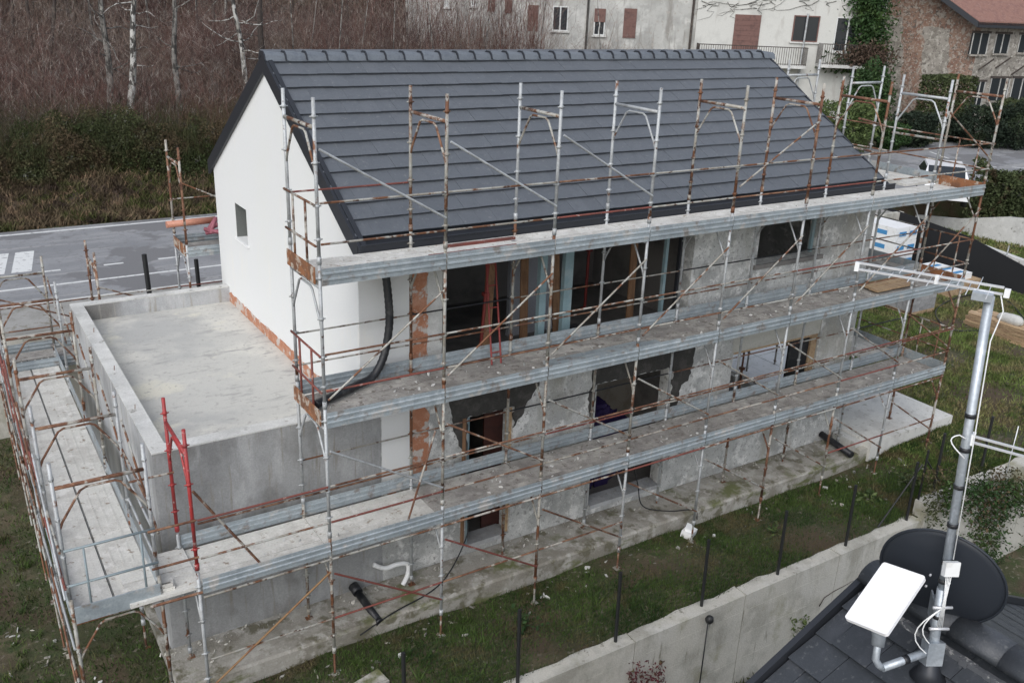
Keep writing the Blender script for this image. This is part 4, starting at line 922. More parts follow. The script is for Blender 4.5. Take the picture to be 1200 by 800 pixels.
bmz = MB().box(.003, .003, .003, .197, .187, .117).mesh('paving_block')
for kx in range(6):
    for ky in range(5):
        for kz in range(4):
            if kx in (0, 5) or ky in (0, 4) or kz == 3: link(bmz, 'paving_block', M_block, bkp, T(X2_+kx*.2, Y2_+ky*.19, z+.12+kz*.12))
X3_, Y3_ = 22.4, 2.35; z = gz(X3_, Y3_)
ps = thing('timber_pile', 'pile of rough boards with a sandbag on top, on the lawn', 'timber', (X3_, Y3_, z))
for k in range(9):
    for j in range(5): MB().obox((X3_+j*.17+random.uniform(-.03, .03), Y3_+random.uniform(-.1, .1), z+.06*k-.02), (.15, 0, 0), (random.uniform(-.05, .05), 1.9, 0), (0, 0, .045)).build('board', M_woodL, ps)
sbg = MB(); sbg.tube(smooth([(X3_+.2, Y3_+.3, z+.6), (X3_+.22, Y3_+.5, z+.62), (X3_+.25, Y3_+.9, z+.6), (X3_+.25, Y3_+1.1, z+.58)], 4), [.05, .1, .14, .16, .17, .17, .17, .16, .16, .15, .13, .1, .05], 10)
sbg.build('sandbag', M_concL, None, label='grey sandbag lying on the pile of rough boards', cat='sandbag')
hp = [at(u, v, 'Z', -1.55) for u, v in ((1200, 372), (1180, 352), (1150, 345), (1120, 348), (1098, 362), (1100, 376), (1118, 386), (1150, 388), (1200, 392))]
pthing('garden_hose', MB().tube(smooth([(q[0], q[1], gz(q[0], q[1])+.05) for q in hp], 6), .02, 6), M_black, 'dark hose looped on the lawn near the paving blocks', 'hose')
for k, (x, y, r) in enumerate(((14.6, 5.2, .3), (16.2, 5.8, -.2))):
    pthing('steel_tube_bundle', MB().tube([(x, y, gz(x, y)+.05), (x+1.9*math.cos(r), y+1.9*math.sin(r), gz(x, y)+.07)], .03, 6).tube([(x, y+.1, gz(x, y)+.05), (x+1.7*math.cos(r), y+.1+1.7*math.sin(r), gz(x, y)+.05)], .03, 6), M_rust, ['pair of rusty tubes on the grass close to the slab', 'pair of rusty tubes on the grass farther from the slab'][k], 'tube')
pthing('plastic_bag', MB().obox((7.2, .05, -2.1), (.26, .1, 0), (-.06, .2, .02), (.03, 0, .12)).obox((7.28, .10, -2.0), (.15, .1, .02), (-.08, .1, .03), (.02, .02, .06)), M_white, 'crumpled white packet lying in the grass by a scaffold foot', 'packet')
pthing('foam_offcut', MB().obox((-3.0, .9, -2.1), (.02, -.9, .0), (.28, .0, 0), (0, 0, .04)), M_woodL, 'loose board lying in the grass under the terrace scaffold', 'board')
MB().obox((.05, -.75, -2.12), (.55, .12, .02), (-.05, .3, .02), (0, 0, .08)).build('stone_slab', M_foot, None, label='flat broken stone slab in the grass below the footing', cat='stone')
# security camera on the wall
scw = thing('wall_lamp', 'small dark dome lamp on a stalk at the retaining wall', 'lamp', (5.6, -1.8, -4.1))
q = at(830, 727, 'Y', -1.82); MB().tube([(q[0], -1.82, -4.0), (q[0], -1.82, q[2])], .012, 6).build('stalk', M_blackm, scw)
MB().tube([(q[0], -1.83, q[2]-.02), (q[0], -1.84, q[2]+.03), (q[0], -1.85, q[2]+.09), (q[0], -1.85, q[2]+.12)], [.05, .075, .06, .02], 12).build('dome', M_blackm, scw)
# black shade net and walls at the far boundary
nt = thing('shade_net_fence', 'black shade net fence at the far end of the lawn', 'fence', (27.5, 6, -1.6))
MB().prism([(-1.4, -1.75), (13.8, -1.75), (13.8, .45), (9.8, .12), (7.6, -.10), (5.5, -.62), (3.5, -.70), (-1.4, -.75)], lambda a, b, t: (27.45+.02*t, a, b)).build('net', M_net, nt)
for k in range(9): rod('post', (27.50, -1.2+1.85*k, -1.8), (27.50, -1.2+1.85*k, -.2+.03*k), .025, M_galv, nt)
w1 = thing('boundary_wall', 'low concrete boundary wall behind the black shade net', 'wall', (28, 6, -1.6))
MB().prism([(-1.4, -2), (13.9, -2), (13.9, .1), (8, -.30), (5.8, -.52), (-1.4, -.6)], lambda a, b, t: (27.75+.25*t, a, b)).build('wall', M_concL, w1)
w2 = thing('garden_wall', 'pale concrete wall carrying the clipped hedge beyond the lawn', 'wall', (35, 10, -1.6))
MB().prism([(5.5, -2.2), (13.9, -2.2), (13.9, -1.22), (12, -1.0), (10, -.5), (8, -.3), (5.5, -.1)], lambda a, b, t: (34.9-.1*a+.25*t, a, b)).build('wall_bay', M_concL, w2)
blk('wall_bay', 34.0, 5.2, -2, 42, 5.45, .2, M_concL, w2)

# ------------------------------------------------------------------ far buildings
FHd = np.array([math.sin(YAW), math.cos(YAW), 0]); RHd = np.array([math.cos(YAW), -math.sin(YAW), 0])
class Plane:                                     # upright facade plane: origin O, along U, outward normal N
    def __init__(s, O, U): s.O = np.array(O, float); s.U = np.array(U, float)/np.linalg.norm(U); s.N = np.array([s.U[1], -s.U[0], 0.])
    def uz(s, u, v): p = onp(u, v, s.O, s.N); return (p-s.O) @ s.U, p[2]
    def p(s, u, z, out=0): return s.O+s.U*u+s.N*out+np.array([0, 0, z])
    def box(s, mb, u0, u1, z0, z1, o0, o1):
        return mb.obox(s.p(u0, z0, o0), s.U*(u1-u0), s.N*(o1-o0), (0, 0, z1-z0))
OB = CAM+FHd*60; OB[2] = 0
F = Plane(OB, RHd)
ul, _ = F.uz(470, 60); ur, _ = F.uz(1030, 60); um, _ = F.uz(812, 60)
wb = thing('farmhouse', 'long stained white farmhouse with brown shutters behind the new roof', 'house', tuple(F.p((ul+ur)/2, 0)))
def window(par, x0, y0, x1, y1, kind, frame_mat=M_frame):
    a, zt = F.uz(x0, y0); b, zb = F.uz(x1, y1); a, b = min(a, b), max(a, b)
    if kind == 'shutter':
        w = F.box(MB(), a, b, zb, zt, .0, .06).build('window_shutter', M_shutter, par)
        for k in range(8): F.box(MB(), a+.05, b-.05, zb+.08+k*(zt-zb-.1)/8, zb+.1+k*(zt-zb-.1)/8, .06, .075).build('slat', M_shutter, w)
    else:
        w = F.box(MB(), a, b, zb, zt, -.12, .004).build('window', M_glass, par)
        t = .07
        for (p, q, r, s_) in ((a, a+t, zb, zt), (b-t, b, zb, zt), (a+t, b-t, zb, zb+t), (a+t, b-t, zt-t, zt), ((a+b)/2-.04, (a+b)/2+.04, zb+t, zt-t)): F.box(MB(), p, q, r, s_, .004, .05).build('frame', frame_mat, w)
        F.box(MB(), a-.1, b+.1, zb-.09, zb-.005, .0, .12).build('sill', M_concL, w)
        if kind == 'half': F.box(MB(), a, b, zb+(zt-zb)*.5, zt, .055, .08).build('roller_blind', M_shutter, w)
F.box(MB(), ul+.3, um, -.5, 11.5, -9, 0).build('wall', M_oldwall, wb)
F.box(MB(), um+.003, ur, -.5, 11.5, -9, .12).build('wall', M_whitewall, wb)
F.box(MB(), ul-.2, ur+.4, 11.5, 11.9, -9.5, .9).build('roof', M_redroof, wb)
for a in ((521, -4, 526, 9, 'w'), (552, -4, 558, 8, 'w'), (572, -5, 580, 14, 'shutter'), (592, -5, 600, 16, 'shutter'), (619, 6, 630, 37, 'shutter'), (648, 7, 665, 37, 'w'), (697, 10, 708, 42, 'half'), (732, 10, 744, 45, 'shutter')): window(wb, *a)
class FF: pass
O2 = F.O.copy(); F.O = F.O+F.N*.12
window(wb, 862, 17, 886, 68, 'shutter'); window(wb, 931, 18, 957, 50, 'w', M_shutter); window(wb, 981, 20, 1004, 62, 'w')
F.O = O2
for x0, m in ((808, M_barkd), (686, M_dark)):
    a, _ = F.uz(x0, 40); F.box(MB(), a, a+.13, .2, 11.4, .01, .13).build('downpipe', m, wb)
def balcony(x0, x1, yt, yb):
    a, zt = F.uz(x0, yt); b, zb = F.uz(x1, yb); s = F.box(MB(), a, b, zb-.18, zb, .12, 1.25).build('balcony', M_concL, wb)
    m = MB(); F.box(m, a, b, zt-.05, zt, 1.17, 1.21); F.box(m, a, b, zb+.05, zb+.08, 1.17, 1.21)
    for u in np.arange(a, b, .14): F.box(m, u, u+.025, zb, zt, 1.18, 1.205)
    for u in (a, b-.03):
        for o in np.arange(.2, 1.2, .16): F.box(m, u, u+.025, zb, zt, o, o+.025)
    m.build('railing', M_barkd, s)
balcony(816, 938, 50, 76); balcony(958, 1006, 50, 76)
a, _ = F.uz(942, 30); rod('drain_stack', tuple(F.p(a, .1, .25)), tuple(F.p(a+.1, 6.9, .25)), .06, M_galv, wb)
# stone house
SC = CAM+ray(1136, 100)*57.5; SC[2] = 0
SR = RHd*math.cos(.30)+FHd*math.sin(.30); SL = -RHd*math.cos(.75)+FHd*math.sin(.75)
SL = np.array([-SR[1], SR[0], 0]); SL = SL if SL @ FHd > 0 else -SL
sh = thing('stone_house', 'old stone and brick house with red clay roof and trimmed hedge', 'house', tuple(SC))
G = Plane(SC, SR); ue = 14.0
_, ze = G.uz(1150, 30)
# left (gable) face: direction back-left along SLd
ang = math.radians(40); SLd = -RHd*math.cos(ang)+FHd*math.sin(ang)
GL = Plane(SC+SLd*7.0, -SLd)                     # runs from far edge to the corner
SWD = 7.0
MB().prism([(0, -.5), (SWD, -.5), (SWD, ze), (-1.2, ze+4.9), (-1.2, -.5)], lambda a, b, t: GL.p(a, b, -.5*t)).build('gable_wall', M_stonebrick, sh)
# roof-facing wall with windows
MB().prism([(0.01, -.5), (ue, -.5), (ue, ze), (0.01, ze)], lambda a, b, t: G.p(a, b, -.5*t)).build('front_wall', M_stone, sh)
def gpatch(pts, m, pl=GL, out=.03):
    Q = [pl.uz(*p) for p in pts]; MB().prism(jag(Q, .12, .35), lambda a, b, t: pl.p(a, b, out*(1-t)-.02*t)).build('masonry_patch', m, sh)
gpatch([(1037, 20), (1058, 20), (1056, 150), (1037, 150)], M_stone); gpatch([(1082, 32), (1114, 34), (1110, 100), (1082, 100)], M_stone)
up = np.array([0, 0, 1.])
rA = G.p(-1.0, ze+.05, .8)                       # eave corner, overhanging
rdir = (SLd*SWD+up*(4.2)); rdir = rdir*(1.22)
MB().obox(rA, SR*(ue+2), rdir, up*.22).build('roof', M_redroof, sh)
MB().obox(rA-up*.16, SR*(ue+2), SLd*.06-G.N*0, up*.30).build('eave_board', M_anth, sh)
MB().obox(rA-up*.16-SR*.02, SR*.08, rdir, up*.34).build('verge_board', M_anth, sh)
for (x0, y0, x1, y1) in ((1139, 39, 1157, 64), (1166, 40, 1182, 63), (1194, 41, 1211, 62), (1141, 96, 1151, 124), (1160, 92, 1180, 118), (1186, 92, 1206, 118)):
    a, zt = G.uz(x0, y0); b, zb = G.uz(x1-2, y1); a += .1; w = G.box(MB(), a, b, zb, zt, -.1, .012).build('window', M_glass, sh)
    for u in (a, (a+b)/2-.03, b-.06): G.box(MB(), u, u+.06, zb, zt, .012, .05).build('frame', M_oldwall, w)
    G.box(MB(), a-.05, b+.05, zb-.12, zb-.01, 0, .14).build('sill', M_stone, w)
    G.box(MB(), a-.08, b+.08, zt+.01, zt+.14, 0, .05).build('lintel', M_barkd, w)
for k, (x, y) in enumerate(((1146, 82), (1166, 80), (1184, 88))):
    a, z = G.uz(x, y); rod('wall_strut', tuple(G.p(a, z, .05)), tuple(G.p(a+.5, z+.7, .6)), .05, M_barkd, sh, 6)

# parked car
def car(cx, cy, rz):
    t = thing('parked_car', 'white hatchback parked at the edge of the car park', 'car', (cx, cy, 0)); R = T(cx, cy, 0, rz)
    prof = [(-2.05, .35), (-2.08, .75), (-1.95, .95), (-1.1, 1.02), (-.45, 1.45), (1.1, 1.48), (1.85, 1.05), (2.02, .9), (2.05, .35)]
    MB().prism(prof, lambda a, b, k: tuple(R @ Vector((a, (-.86 if k else .86)*(1 if b < 1.1 else .84), b)))).build('body', M_carw, t)
    MB().prism([(-1.02, 1.04), (-.45, 1.38), (1.08, 1.41), (1.6, 1.06)], lambda a, b, k: tuple(R @ Vector((a, (-.875 if k else .875)*(1 if b < 1.1 else .86), b)))).build('side_window', M_glass, t)
    MB().obox(R @ Vector((-1.13, -.70, 1.03)), (R.to_3x3() @ Vector((.62, 0, .40))), (R.to_3x3() @ Vector((0, 1.4, 0))), (R.to_3x3() @ Vector((-.02, 0, .03)))).build('windscreen', M_glass, t)
    for x in (-1.3, 1.3):
        for y in (-.88, .70):
            w = MB().tube([R @ Vector((x, y, .32)), R @ Vector((x, y+.18, .32))], .32, 16).build('wheel', M_rubber, t); yy = y-.006 if y < 0 else y+.186
            MB().tube([R @ Vector((x, yy, .32)), R @ Vector((x, yy+.004, .32))], .2, 12).build('rim', M_alu, w)
    for y in (-.7, .5): MB().obox(R @ Vector((-2.09, y, .68)), R.to_3x3() @ Vector((.03, 0, 0)), R.to_3x3() @ Vector((0, .22, 0)), R.to_3x3() @ Vector((0, 0, .14))).build('headlight', M_glass, t)
pc = at(1106, 214, 'Z', .9); pr_ = ray(1106, 214); car(pc[0]+1.0, pc[1]+.7, math.atan2(pr_[1], pr_[0])+.12)
sp = at(1098, 166, 'Z', 0); sg_ = thing('notice_board', 'pale notice board standing by the dark shrubs of the car park', 'board', tuple(sp))
MB().obox(sp+up*.5-RHd*.5, RHd*1.1, FHd*.06, up*1.3).build('panel', M_concL, sg_); 
for s in (-.4, .45): rod('leg', tuple(sp+RHd*s+FHd*.1), tuple(sp+RHd*s+FHd*.1+up*1.7), .04, M_blackm, sg_)

# ------------------------------------------------------------------ vegetation
def scatter(n, x0, x1, y0, y1):
    P = np.stack([rng.uniform(x0, x1, n), rng.uniform(y0, y1, n)], 1); return np.column_stack([P, height(P[:, 0], P[:, 1])])
def clump(P, k):                                  # uneven cover: keep points where a smooth field is high
    f = np.sin(P[:, 0]*1.9+1.3*np.sin(P[:, 1]*1.4))+np.sin(P[:, 1]*2.7+P[:, 0]*.8)+rng.normal(0, .7, len(P)); return P[f > k]
A = np.concatenate([clump(scatter(90000, -6, 15.5, -1.52, .48), -1.0)])
inn = (A[:, 1] > .44) & (A[:, 0] > -2.12); A = A[~inn]
B = clump(scatter(44000, -8, -2.12, -3.5, 10.5), -.9)
tris('grass', np.concatenate([blades(A, .055, .008), blades(B, .065, .009), blades(clump(scatter(30000, 11, 16.5, -1.4, .4), -.6), .07, .010)]), M_grass, label='short dark grass on the garden strip round the house', cat='grass', kind='stuff')
C_ = clump(scatter(150000, 13.2, 27.3, -1.4, 10.4), -1.0); C_ = C_[~((C_[:, 0] < 16) & (C_[:, 1] > .35))]
C2 = scatter(16000, 28.2, 34.0, 2, 13)
tris('lawn_grass', np.concatenate([blades(C_, .075, .014), blades(C2, .12, .03)]), M_grassR, label='patchy yellow green lawn beyond the raised slab', cat='grass', kind='stuff')
D_ = scatter(60000, -9, 20, 21.2, 27.5); tris('verge_grass', blades(D_, .28, .03, .6), M_verge, label='dry grass and leaf litter on the verge across the road', cat='grass', kind='stuff')
E_ = scatter(14000, -2, 12, -9, -1.8); tris('weeds', np.concatenate([leaves(E_+[0, 0, .1], .08), blades(E_, .2, .02)]), M_bramble, label='weeds growing at the foot of the front retaining wall', cat='weeds', kind='stuff')
# loose rubble and white bits
def bits(n, x0, x1, y0, y1, s, sig=None):
    P = scatter(n, x0, x1, y0, y1); mb = MB()
    for p in P:
        a = rng.normal(0, s, (3, 3)); mb.obox(p-[0, 0, .01], a[0]*[1, 1, .3], a[1]*[1, 1, .3], np.abs(a[2])*[.3, .3, 1])
    return mb
bits(95, -1, 9.5, -.25, .40, .030).build('rubble', M_litter, None, label='white rubble bits scattered in the grass along the footing', cat='rubble', kind='stuff')
bits(120, -5.2, -2.5, -.8, 4, .03).build('rubble', M_litter, None, label='rubble bits in the grass by the terrace scaffold', cat='rubble', kind='stuff')
bits(90, 10.5, 15, -1.2, .3, .035).build('rubble', M_litter, None, label='rubble bits in the grass below the raised slab', cat='rubble', kind='stuff')
mbd = MB()
for k in range(420):
    x, y = random.uniform(-2.2, 12.5), 1.33-abs(random.gauss(0, .16)); a = rng.normal(0, .014, (3, 3)); mbd.obox((x, max(y, .55), -1.795), a[0], a[1], np.abs(a[2]))
mbd.build('rubble', M_wallold, None, label='fine mortar crumbs lying on the footing ledge', cat='rubble', kind='stuff')
mbd = MB()
for k in range(380):
    x = random.uniform(-1.8, 14.2); zD = random.choice((0, 0, 2, 2, 4)); y = random.uniform(.06, 1.0); a = rng.normal(0, .013, (3, 3))
    if zD > 0 and x < 0: continue
    mbd.obox((x, y, zD+.038), a[0]*[1.5, 1.5, .5], a[1], np.abs(a[2]))
mbd.build('rubble', M_concL, None, label='mortar droppings lying on the scaffold decks', cat='rubble', kind='stuff')
# leafy plants near the wall
def weed(x, y, h, label, mat=M_ivy, n=60):
    z = gz(x, y); t = thing('weed_plant', label, 'plant', (x, y, z)); m = MB()
    for k in range(7):
        a = random.uniform(0, 6.28); m.tube([(x, y, z-.02), (x+.5*h*math.cos(a)*.5, y+.5*h*math.sin(a)*.5, z+h*.6), (x+h*.6*math.cos(a), y+h*.6*math.sin(a), z+h*.8)], .006, 4)
    m.build('stem', M_ivy, t); P = rng.normal(0, 1, (n, 3))*[h*.45, h*.45, h*.25]+[x, y, z+h*.55]; P[:, 2] = np.maximum(P[:, 2], z+.02); tris('foliage', leaves(P, .055, .5), mat, t)
weed(3.05, -.55, .28, 'broad leaved weed in the grass near a fence post', n=50); weed(8.9, -.5, .22, 'low green weed beside the brown patch of grass', M_lightleaf, 40); weed(12.7, -.75, .3, 'grey green weed near the braced fence corner', M_hedge, 90); weed(11.5, -.7, .24, 'small green weed under the raised slab corner', M_lightleaf, 50)
# creepers on the walls
def creeper(label, u0, v0, u1, v1, n, size, mat, Yw, spread=.08, cat='creeper'):
    P = []
    for k in range(n):
        q = at(random.uniform(u0, u1), random.uniform(v0, v1), 'Y', Yw); f = math.sin(q[0]*2.3)+math.sin(q[2]*3.1+q[0])+random.gauss(0, .8)
        if f > -.3: P.append(q+[0, -abs(random.gauss(0, spread)), 0])
    return tris('creeper', leaves(np.array(P), size), mat, None, label=label, cat=cat)
creeper('dark ivy spread over the stepped concrete wall', 1100, 560, 1210, 690, 7000, .045, M_ivy, -1.76, .10)
creeper('brownish creeper on the top of the stepped concrete wall', 1080, 545, 1210, 640, 4200, .04, M_bramble, -1.75, .08)
creeper('small leafy shoot growing from the retaining wall', 926, 720, 948, 752, 260, .04, M_lightleaf, -1.76, .04)
creeper('reddish creeper at the foot of the retaining wall', 735, 772, 778, 800, 420, .035, M_maroon, -1.76, .05)
v = MB(); v.tube([at(u, w_, 'Y', -1.755) for u, w_ in ((960, 710), (966, 700), (978, 692), (990, 686), (1000, 680))], .010, 5, .004)
v.build('dead_vine', M_barkd, None, label='dry vine runner climbing the retaining wall by the roof edge', cat='vine')
# bushes: crown of leaf clumps on short stems
def bush(name, label, cat, c, r, n, size, mat, box=False, group=None, inner=True):
    t = thing(name, label, cat, tuple(c), group); c = np.array(c, float); r = np.array(r, float)
    m = MB()
    for k in range(5):
        a = k*1.26; m.tube([c+[.1*math.cos(a), .1*math.sin(a), -.1], c+[r[0]*.35*math.cos(a), r[1]*.35*math.sin(a), r[2]*.9]], .04, 5, .015)
    m.build('stem', M_barkd, t)
    if box: P = rng.uniform(-1, 1, (n, 3)); ax = rng.integers(0, 3, n); P[np.arange(n), ax] = np.sign(P[np.arange(n), ax])*rng.uniform(.88, 1.04, n)
    else:
        P = rng.normal(size=(n, 3)); P /= np.linalg.norm(P, axis=1)[:, None]; f = 1+.14*np.sin(P[:, 0]*7+c[0])*np.sin(P[:, 1]*6)+.12*np.sin(P[:, 2]*8+c[1]); P *= (f*rng.uniform(.55, 1.05, n)**.6)[:, None]
    tris('crown', leaves(c+[0, 0, r[2]]+P*r, size), mat, t); return t
def hedge_along(name, label, P0, P1, w, h, n, size, mat, z0=0, rough=.12):
    P0, P1 = np.array(P0, float), np.array(P1, float); t = thing(name, label, 'hedge', tuple(P0))
    d = P1-P0; L_ = np.linalg.norm(d); d /= L_; s = np.array([-d[1], d[0], 0])
    a = rng.uniform(0, L_, n); b = rng.uniform(-1, 1, n); z = rng.uniform(0, 1, n); k = rng.integers(0, 3, n)
    b = np.where(k == 0, np.sign(b)*rng.uniform(.85, 1.05, n), b); z = np.where(k == 1, rng.uniform(.88, 1.03, n), z)
    z = z*(1+rough*np.sin(a*1.7+b)+rough*.6*np.sin(a*4.1)); b = b*(1+rough*np.sin(a*2.3+z*3))
    P = P0+d*a[:, None]+s*(b*w/2)[:, None]+np.array([0, 0, 1])*(z*h)[:, None]
    m = MB()
    for q in np.arange(.5, L_, 1.0): m.tube([P0+d*q-[0, 0, .1], P0+d*q+s*.1+[0, 0, h*.8]], .04, 5, .01)
    m.build('stem', M_barkd, t); tris('foliage', leaves(P, size), mat, t); return t
hedge_along('hedge', 'clipped green hedge above the pale garden wall', (35.9, 4.5, -1.0), (35.2, 12.4, -1.2), 1.3, 2.3, 24000, .085, M_hedge)
# trimmed hedge block and shrubs in front of the stone house
hb = CAM+ray(1105, 135)*56; hb[2] = 0; bush('hedge_block', 'tall square trimmed evergreen against the brick gable', 'hedge', hb, (1.7, .8, 1.85), 9000, .10, M_hedge, True)
hb2 = CAM+ray(1108, 100)*49.5; hb2[2] = 0
for k, (u, v, dep, r, mt, lb) in enumerate(((1070, 160, 53, (1.5, 1.2, 1.05), M_darkleaf, 'round dark shrub at the edge of the car park'), (1150, 168, 54, (2.0, 1.3, 1.2), M_darkleaf, 'dark shrub below the stone house windows'), (1192, 168, 54, (2.2, 1.3, 1.3), M_darkleaf, 'dark spreading shrub beside the stone house door'),
     (1120, 160, 55.5, (1.0, .8, .9), M_darkleaf, 'low dark shrub in front of the square trimmed evergreen'), (1186, 130, 56, (2.4, .7, 1.35), M_hedge, 'green shrub row under the stone house lower windows'), (1012, 150, 55, (1.7, 1.2, 2.2), M_ivy, 'tall leafy shrub below the farmhouse balcony'),
     (985, 185, 50, (2.0, 1.4, 1.5), M_lightleaf, 'fresh green bush behind the far roof edge'), (1040, 178, 52, (1.0, .9, .8), M_ivy, 'small green bush between the ivy and the round dark shrub'))):
    c = CAM+ray(u, v)*dep; c[2] = -.05; bush('shrub', lb, 'shrub', c, r, 5200, .095, mt)
# ivy climbing the farmhouse corner
P = []
for k in range(9000):
    u, v = random.gauss(1018, 11), random.uniform(-20, 150)
    if 60 < v < 85 and random.random() < .4: u = random.gauss(1000, 16)
    a, z = F.uz(u, v); P.append(F.p(a, z, .2+abs(random.gauss(0, .35))))
tris('ivy', leaves(np.array(P), .12), M_ivy, None, label='dark ivy climbing the corner of the farmhouse', cat='ivy')
P = [F.p(F.uz(random.gauss(1010, 14), random.gauss(62, 6))[0], F.uz(1000, random.gauss(63, 7))[1], 1.2+random.gauss(0, .2)) for k in range(1500)]
tris('balcony_plant', leaves(np.array(P), .10), mk('russet_leaves', (.07, .045, .03), [], .8, island=.4), None, label='brown withered plant spilling over the small balcony', cat='plant')
v = MB()
for k in range(16):
    u, w_ = random.uniform(820, 1000), random.uniform(-2, 6); pts = []
    for j in range(7):
        a, z = F.uz(u, w_); pts.append(F.p(a, z, .16)); u += random.uniform(-16, 10); w_ += random.uniform(-3, 7)
    v.tube(pts, .02, 4, .006)
v.build('bare_vine', M_bark, None, label='bare vine stems spread over the cream farmhouse wall', cat='vine')
# bramble band and brush on the wooded bank
n = 150000
x = rng.uniform(-12, 19, n); y = 24.5+rng.uniform(0, 3.4, n)+.3*np.sin(x*1.1); hh = 1.55+.3*np.sin(x*.9)+.28*np.sin(x*2.3+y)+.2*np.sin(x*5.1); z = height(x, y)+hh*rng.uniform(0, 1, n)**.7*np.minimum(1, .35+(y-24.5)/1.6)
tris('bramble_thicket', np.concatenate([leaves(np.column_stack([x, y, z]), .05), stems(scatter(9000, -12, 19, 24.8, 29), 1.8, .008, twigs=4)]), M_bramble, label='tangled green and brown bramble thicket across the road', cat='bramble', kind='stuff')
S = []
P1 = scatter(15000, -16, 24, 27.5, 40); P2 = scatter(15000, -22, 36, 38, 56); P3 = scatter(6000, -30, 45, 54, 80)
keep = lambda P: P[(P[:, 0]-(19+(P[:, 1]-36)*.5)) < 3.0]
tris('bare_brush', np.concatenate([stems(keep(P1)[:9000], 2.8, .013, twigs=6), stems(keep(P2), 3.6, .018, twigs=5), stems(keep(P3), 5.5, .03, twigs=4)]), M_brush, label='dense reddish brown leafless brush covering the wooded bank', cat='brush', kind='stuff')
P4 = clump(scatter(9000, -16, 22, 30, 60), .4); P4 = keep(P4)
tris('undergrowth', leaves(P4+np.column_stack([np.zeros((len(P4), 2)), rng.uniform(0, 1.2, len(P4))]), .12), M_bramble, label='low green undergrowth among the leafless brush', cat='undergrowth', kind='stuff')
# trees one can tell apart
def tree(label, base, top, r0, mat, limbs, group, name='birch_tree', twigs_n=500, hgt=9.5):
    base = np.array(base, float); d = np.array(top, float)-base; d = d/d[2]
    t = thing(name, label, 'tree', tuple(base), group); pts = []; rr = []
    for k in range(12):
        z = hgt*k/11; pts.append(base+d*z+[.06*math.sin(k*1.3+base[0]), .05*math.cos(k*1.7), 0]+np.array([0, 0, -.3 if k == 0 else 0])); rr.append(r0*(1-.75*k/11))
    MB().tube(pts, rr, 9).build('trunk', mat, t)
    tw = []
    for k in range(limbs):
        z = random.uniform(.30, .98)*hgt; p0 = base+d*z; a = random.uniform(0, 6.28); L_ = random.uniform(1.0, 2.6)*(1.15-.5*z/hgt); q = [p0]
        v_ = np.array([math.cos(a), math.sin(a), random.uniform(-.15, .5)])
        for j in range(5): v_ = v_+rng.normal(0, .25, 3); v_ /= np.linalg.norm(v_); q.append(q[-1]+v_*L_/5)
        MB().tube(q, .03, 5, .006).build('limb', mat, t)
        for j in range(26):
            b = q[random.randint(1, 5)]; e = b+rng.normal(0, .35, 3)*[1, 1, .6]; w_ = rng.normal(0, .006, 3); tw.append([b-w_, b+w_, e])
    tris('crown', np.array(tw), M_brush, t)
for k, (u, v, Yb, r, mt, lb, nm) in enumerate(((133, 145, 30.5, .17, M_bark, 'grey barked tree with pale drooping branches above the brambles', 'bare_tree'), (152, 150, 29.6, .17, M_birch, 'white birch with black flecked trunk above the brambles', 'birch_tree'),
        (209, 138, 30.2, .15, M_bark, 'slim grey barked tree standing alone between the birches', 'bare_tree'), (290, 110, 31, .14, M_birch, 'leaning birch with peeling dark bark near the new roof', 'birch_tree'), (307, 80, 33, .19, M_barkd, 'dark trunked tree with a pale branch behind the roof peak', 'bare_tree'),
        (60, 60, 42, .12, M_barkd, 'thin dark tree deep in the brush', 'bare_tree'), (250, 60, 44, .12, M_barkd, 'thin dark tree in the brush between birch and grey trunk', 'bare_tree'))):
    b = at(u, v, 'Y', Yb); tp = at(u+{0: -14, 1: 6, 2: -6, 3: -16, 4: -2, 5: 3, 6: 2}[k], 0, 'Y', Yb); g_ = gz(b[0], Yb); dd = (tp-b)/(tp[2]-b[2]); b = b+dd*(g_-b[2])
    tree(lb, b, tp, r, mt, 16, None, nm)
for k, (u, dep) in enumerate(((345, 44), (372, 46), (402, 43), (430, 47), (456, 44), (478, 48), (505, 46), (540, 49), (568, 48), (590, 50), (635, 50), (700, 50))):
    c = CAM+ray(u, 90)*dep; z = gz(c[0], c[1]); t = thing('sapling', 'thin leafless sapling in front of the stained farmhouse wall', 'sapling', (c[0], c[1], z), 'saplings before the farmhouse'); m = MB()
    hgt = random.uniform(6.5, 9); m.tube([(c[0], c[1], z-.1), (c[0]+random.uniform(-.3, .3), c[1], z+hgt*.5), (c[0]+random.uniform(-.6, .6), c[1], z+hgt)], .05, 5, .012); m.build('trunk', M_bark, t)
    tris('crown', stems(np.tile([[c[0], c[1], z+hgt*.3]], (26, 1))+rng.normal(0, .25, (26, 3)), hgt*.55, .010, .22, .25, twigs=4), M_brush, t)
for k, (u, v, dep, r, mt) in enumerate(((588, 62, 51, (.55, .5, 1.3), M_barkd), (603, 62, 51.3, (.5, .5, 1.5), M_darkleaf), (566, 66, 51, (.6, .5, 1.1), M_barkd))):
    c = CAM+ray(u, v)*dep; c[2] = -.05 if True else 0; r = (r[0], r[1], 2.3); bush('conifer_shrub', ['brown columnar conifer before the farmhouse, middle of three', 'dark green columnar conifer before the farmhouse', 'stunted brown conifer deepest in the brush before the farmhouse'][k], 'shrub', c, r, 3500, .08, mt)
c = CAM+FHd*48; n = 7500; q_ = rng.uniform(-15, -1.5, n)-np.abs(rng.normal(0, 1.5, n)); s_ = rng.uniform(-4, 6, n); pos = c+RHd*q_[:, None]+FHd*s_[:, None]; pos[:, 2] = height(pos[:, 0], pos[:, 1])
tris('bare_brush', stems(pos, 3.6, .012, twigs=5), M_brush, label='bare brush growing in front of the farmhouse', cat='brush', kind='stuff')
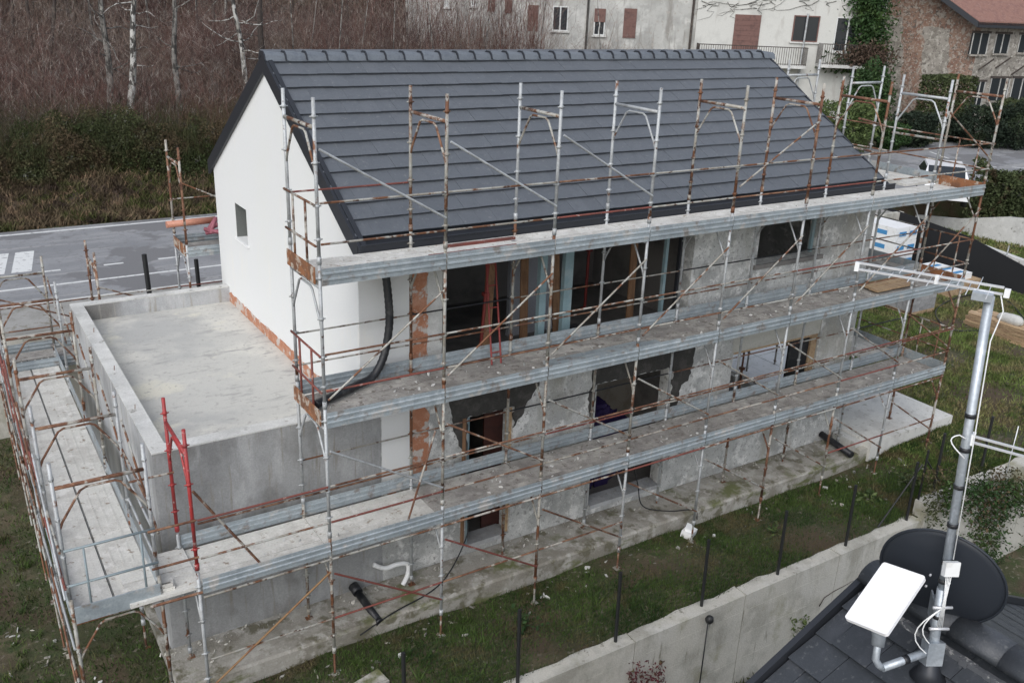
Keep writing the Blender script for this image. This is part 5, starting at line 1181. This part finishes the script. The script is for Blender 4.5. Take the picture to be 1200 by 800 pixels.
n = 2600; q_ = rng.uniform(-2, 7, n); s_ = rng.uniform(2, 7, n); pos = c+RHd*q_[:, None]+FHd*s_[:, None]; pos[:, 2] = height(pos[:, 0], pos[:, 1])
tris('bare_brush', stems(pos, 3.2, .012, twigs=5), M_brush, label='thin low brush below the farmhouse windows', cat='brush', kind='stuff')
P = scatter(26000, -10, 34, 60, 66); P[:, 2] += rng.uniform(0, 9, len(P)); P = keep(P)
tris('far_evergreens', leaves(P, .30), M_darkleaf, label='dark evergreen wood on top of the bank', cat='wood', kind='stuff')

n = 950; q_ = rng.uniform(-9, 1.0, n); s_ = rng.uniform(3, 9, n); pos = CAM+FHd*46+RHd*q_[:, None]+FHd*s_[:, None]; pos[:, 2] = height(pos[:, 0], pos[:, 1])
tris('tall_brush', stems(pos, 7.2, .016, .07, .12, twigs=4), M_brush, label='tall bare shoots screening the end of the farmhouse', cat='brush', kind='stuff')

# longer tufts and a few more background trunks
Tq = clump(scatter(420, -6, 15.5, -1.45, .42), .2); Tq = np.concatenate([Tq[(Tq[:, 0] < -2.4) | (Tq[:, 1] < .36)], clump(scatter(500, 13.5, 27, -1.3, 10), .3), scatter(160, -7, -3.5, -3, 10)]); Tq = Tq[~((Tq[:, 0] > 12.8) & (Tq[:, 0] < 16) & (Tq[:, 1] > .35))]
tq = np.repeat(Tq, 26, 0)+np.column_stack([rng.normal(0, .05, (len(Tq)*26, 2)), np.zeros(len(Tq)*26)])
tris('grass_tufts', blades(tq, .13, .008, .5), M_grass, label='longer grass tufts dotted through the garden', cat='grass', kind='stuff')
for k, (u, Yb) in enumerate(((18, 48), (40, 45), (88, 50), (112, 46), (180, 47), (196, 52), (232, 48), (268, 46), (322, 50), (348, 47), (380, 52), (410, 50))):
    b = at(u, 60, 'Y', Yb); g_ = gz(b[0], Yb)
    tree('slender bare tree rising from the brush on the bank', (b[0], Yb, g_), (b[0]+random.uniform(-.4, .4), Yb, g_+8), random.uniform(.06, .11), random.choice([M_bark, M_barkd, M_barkd]), 7, 'slender trees in the brush', 'bare_tree')
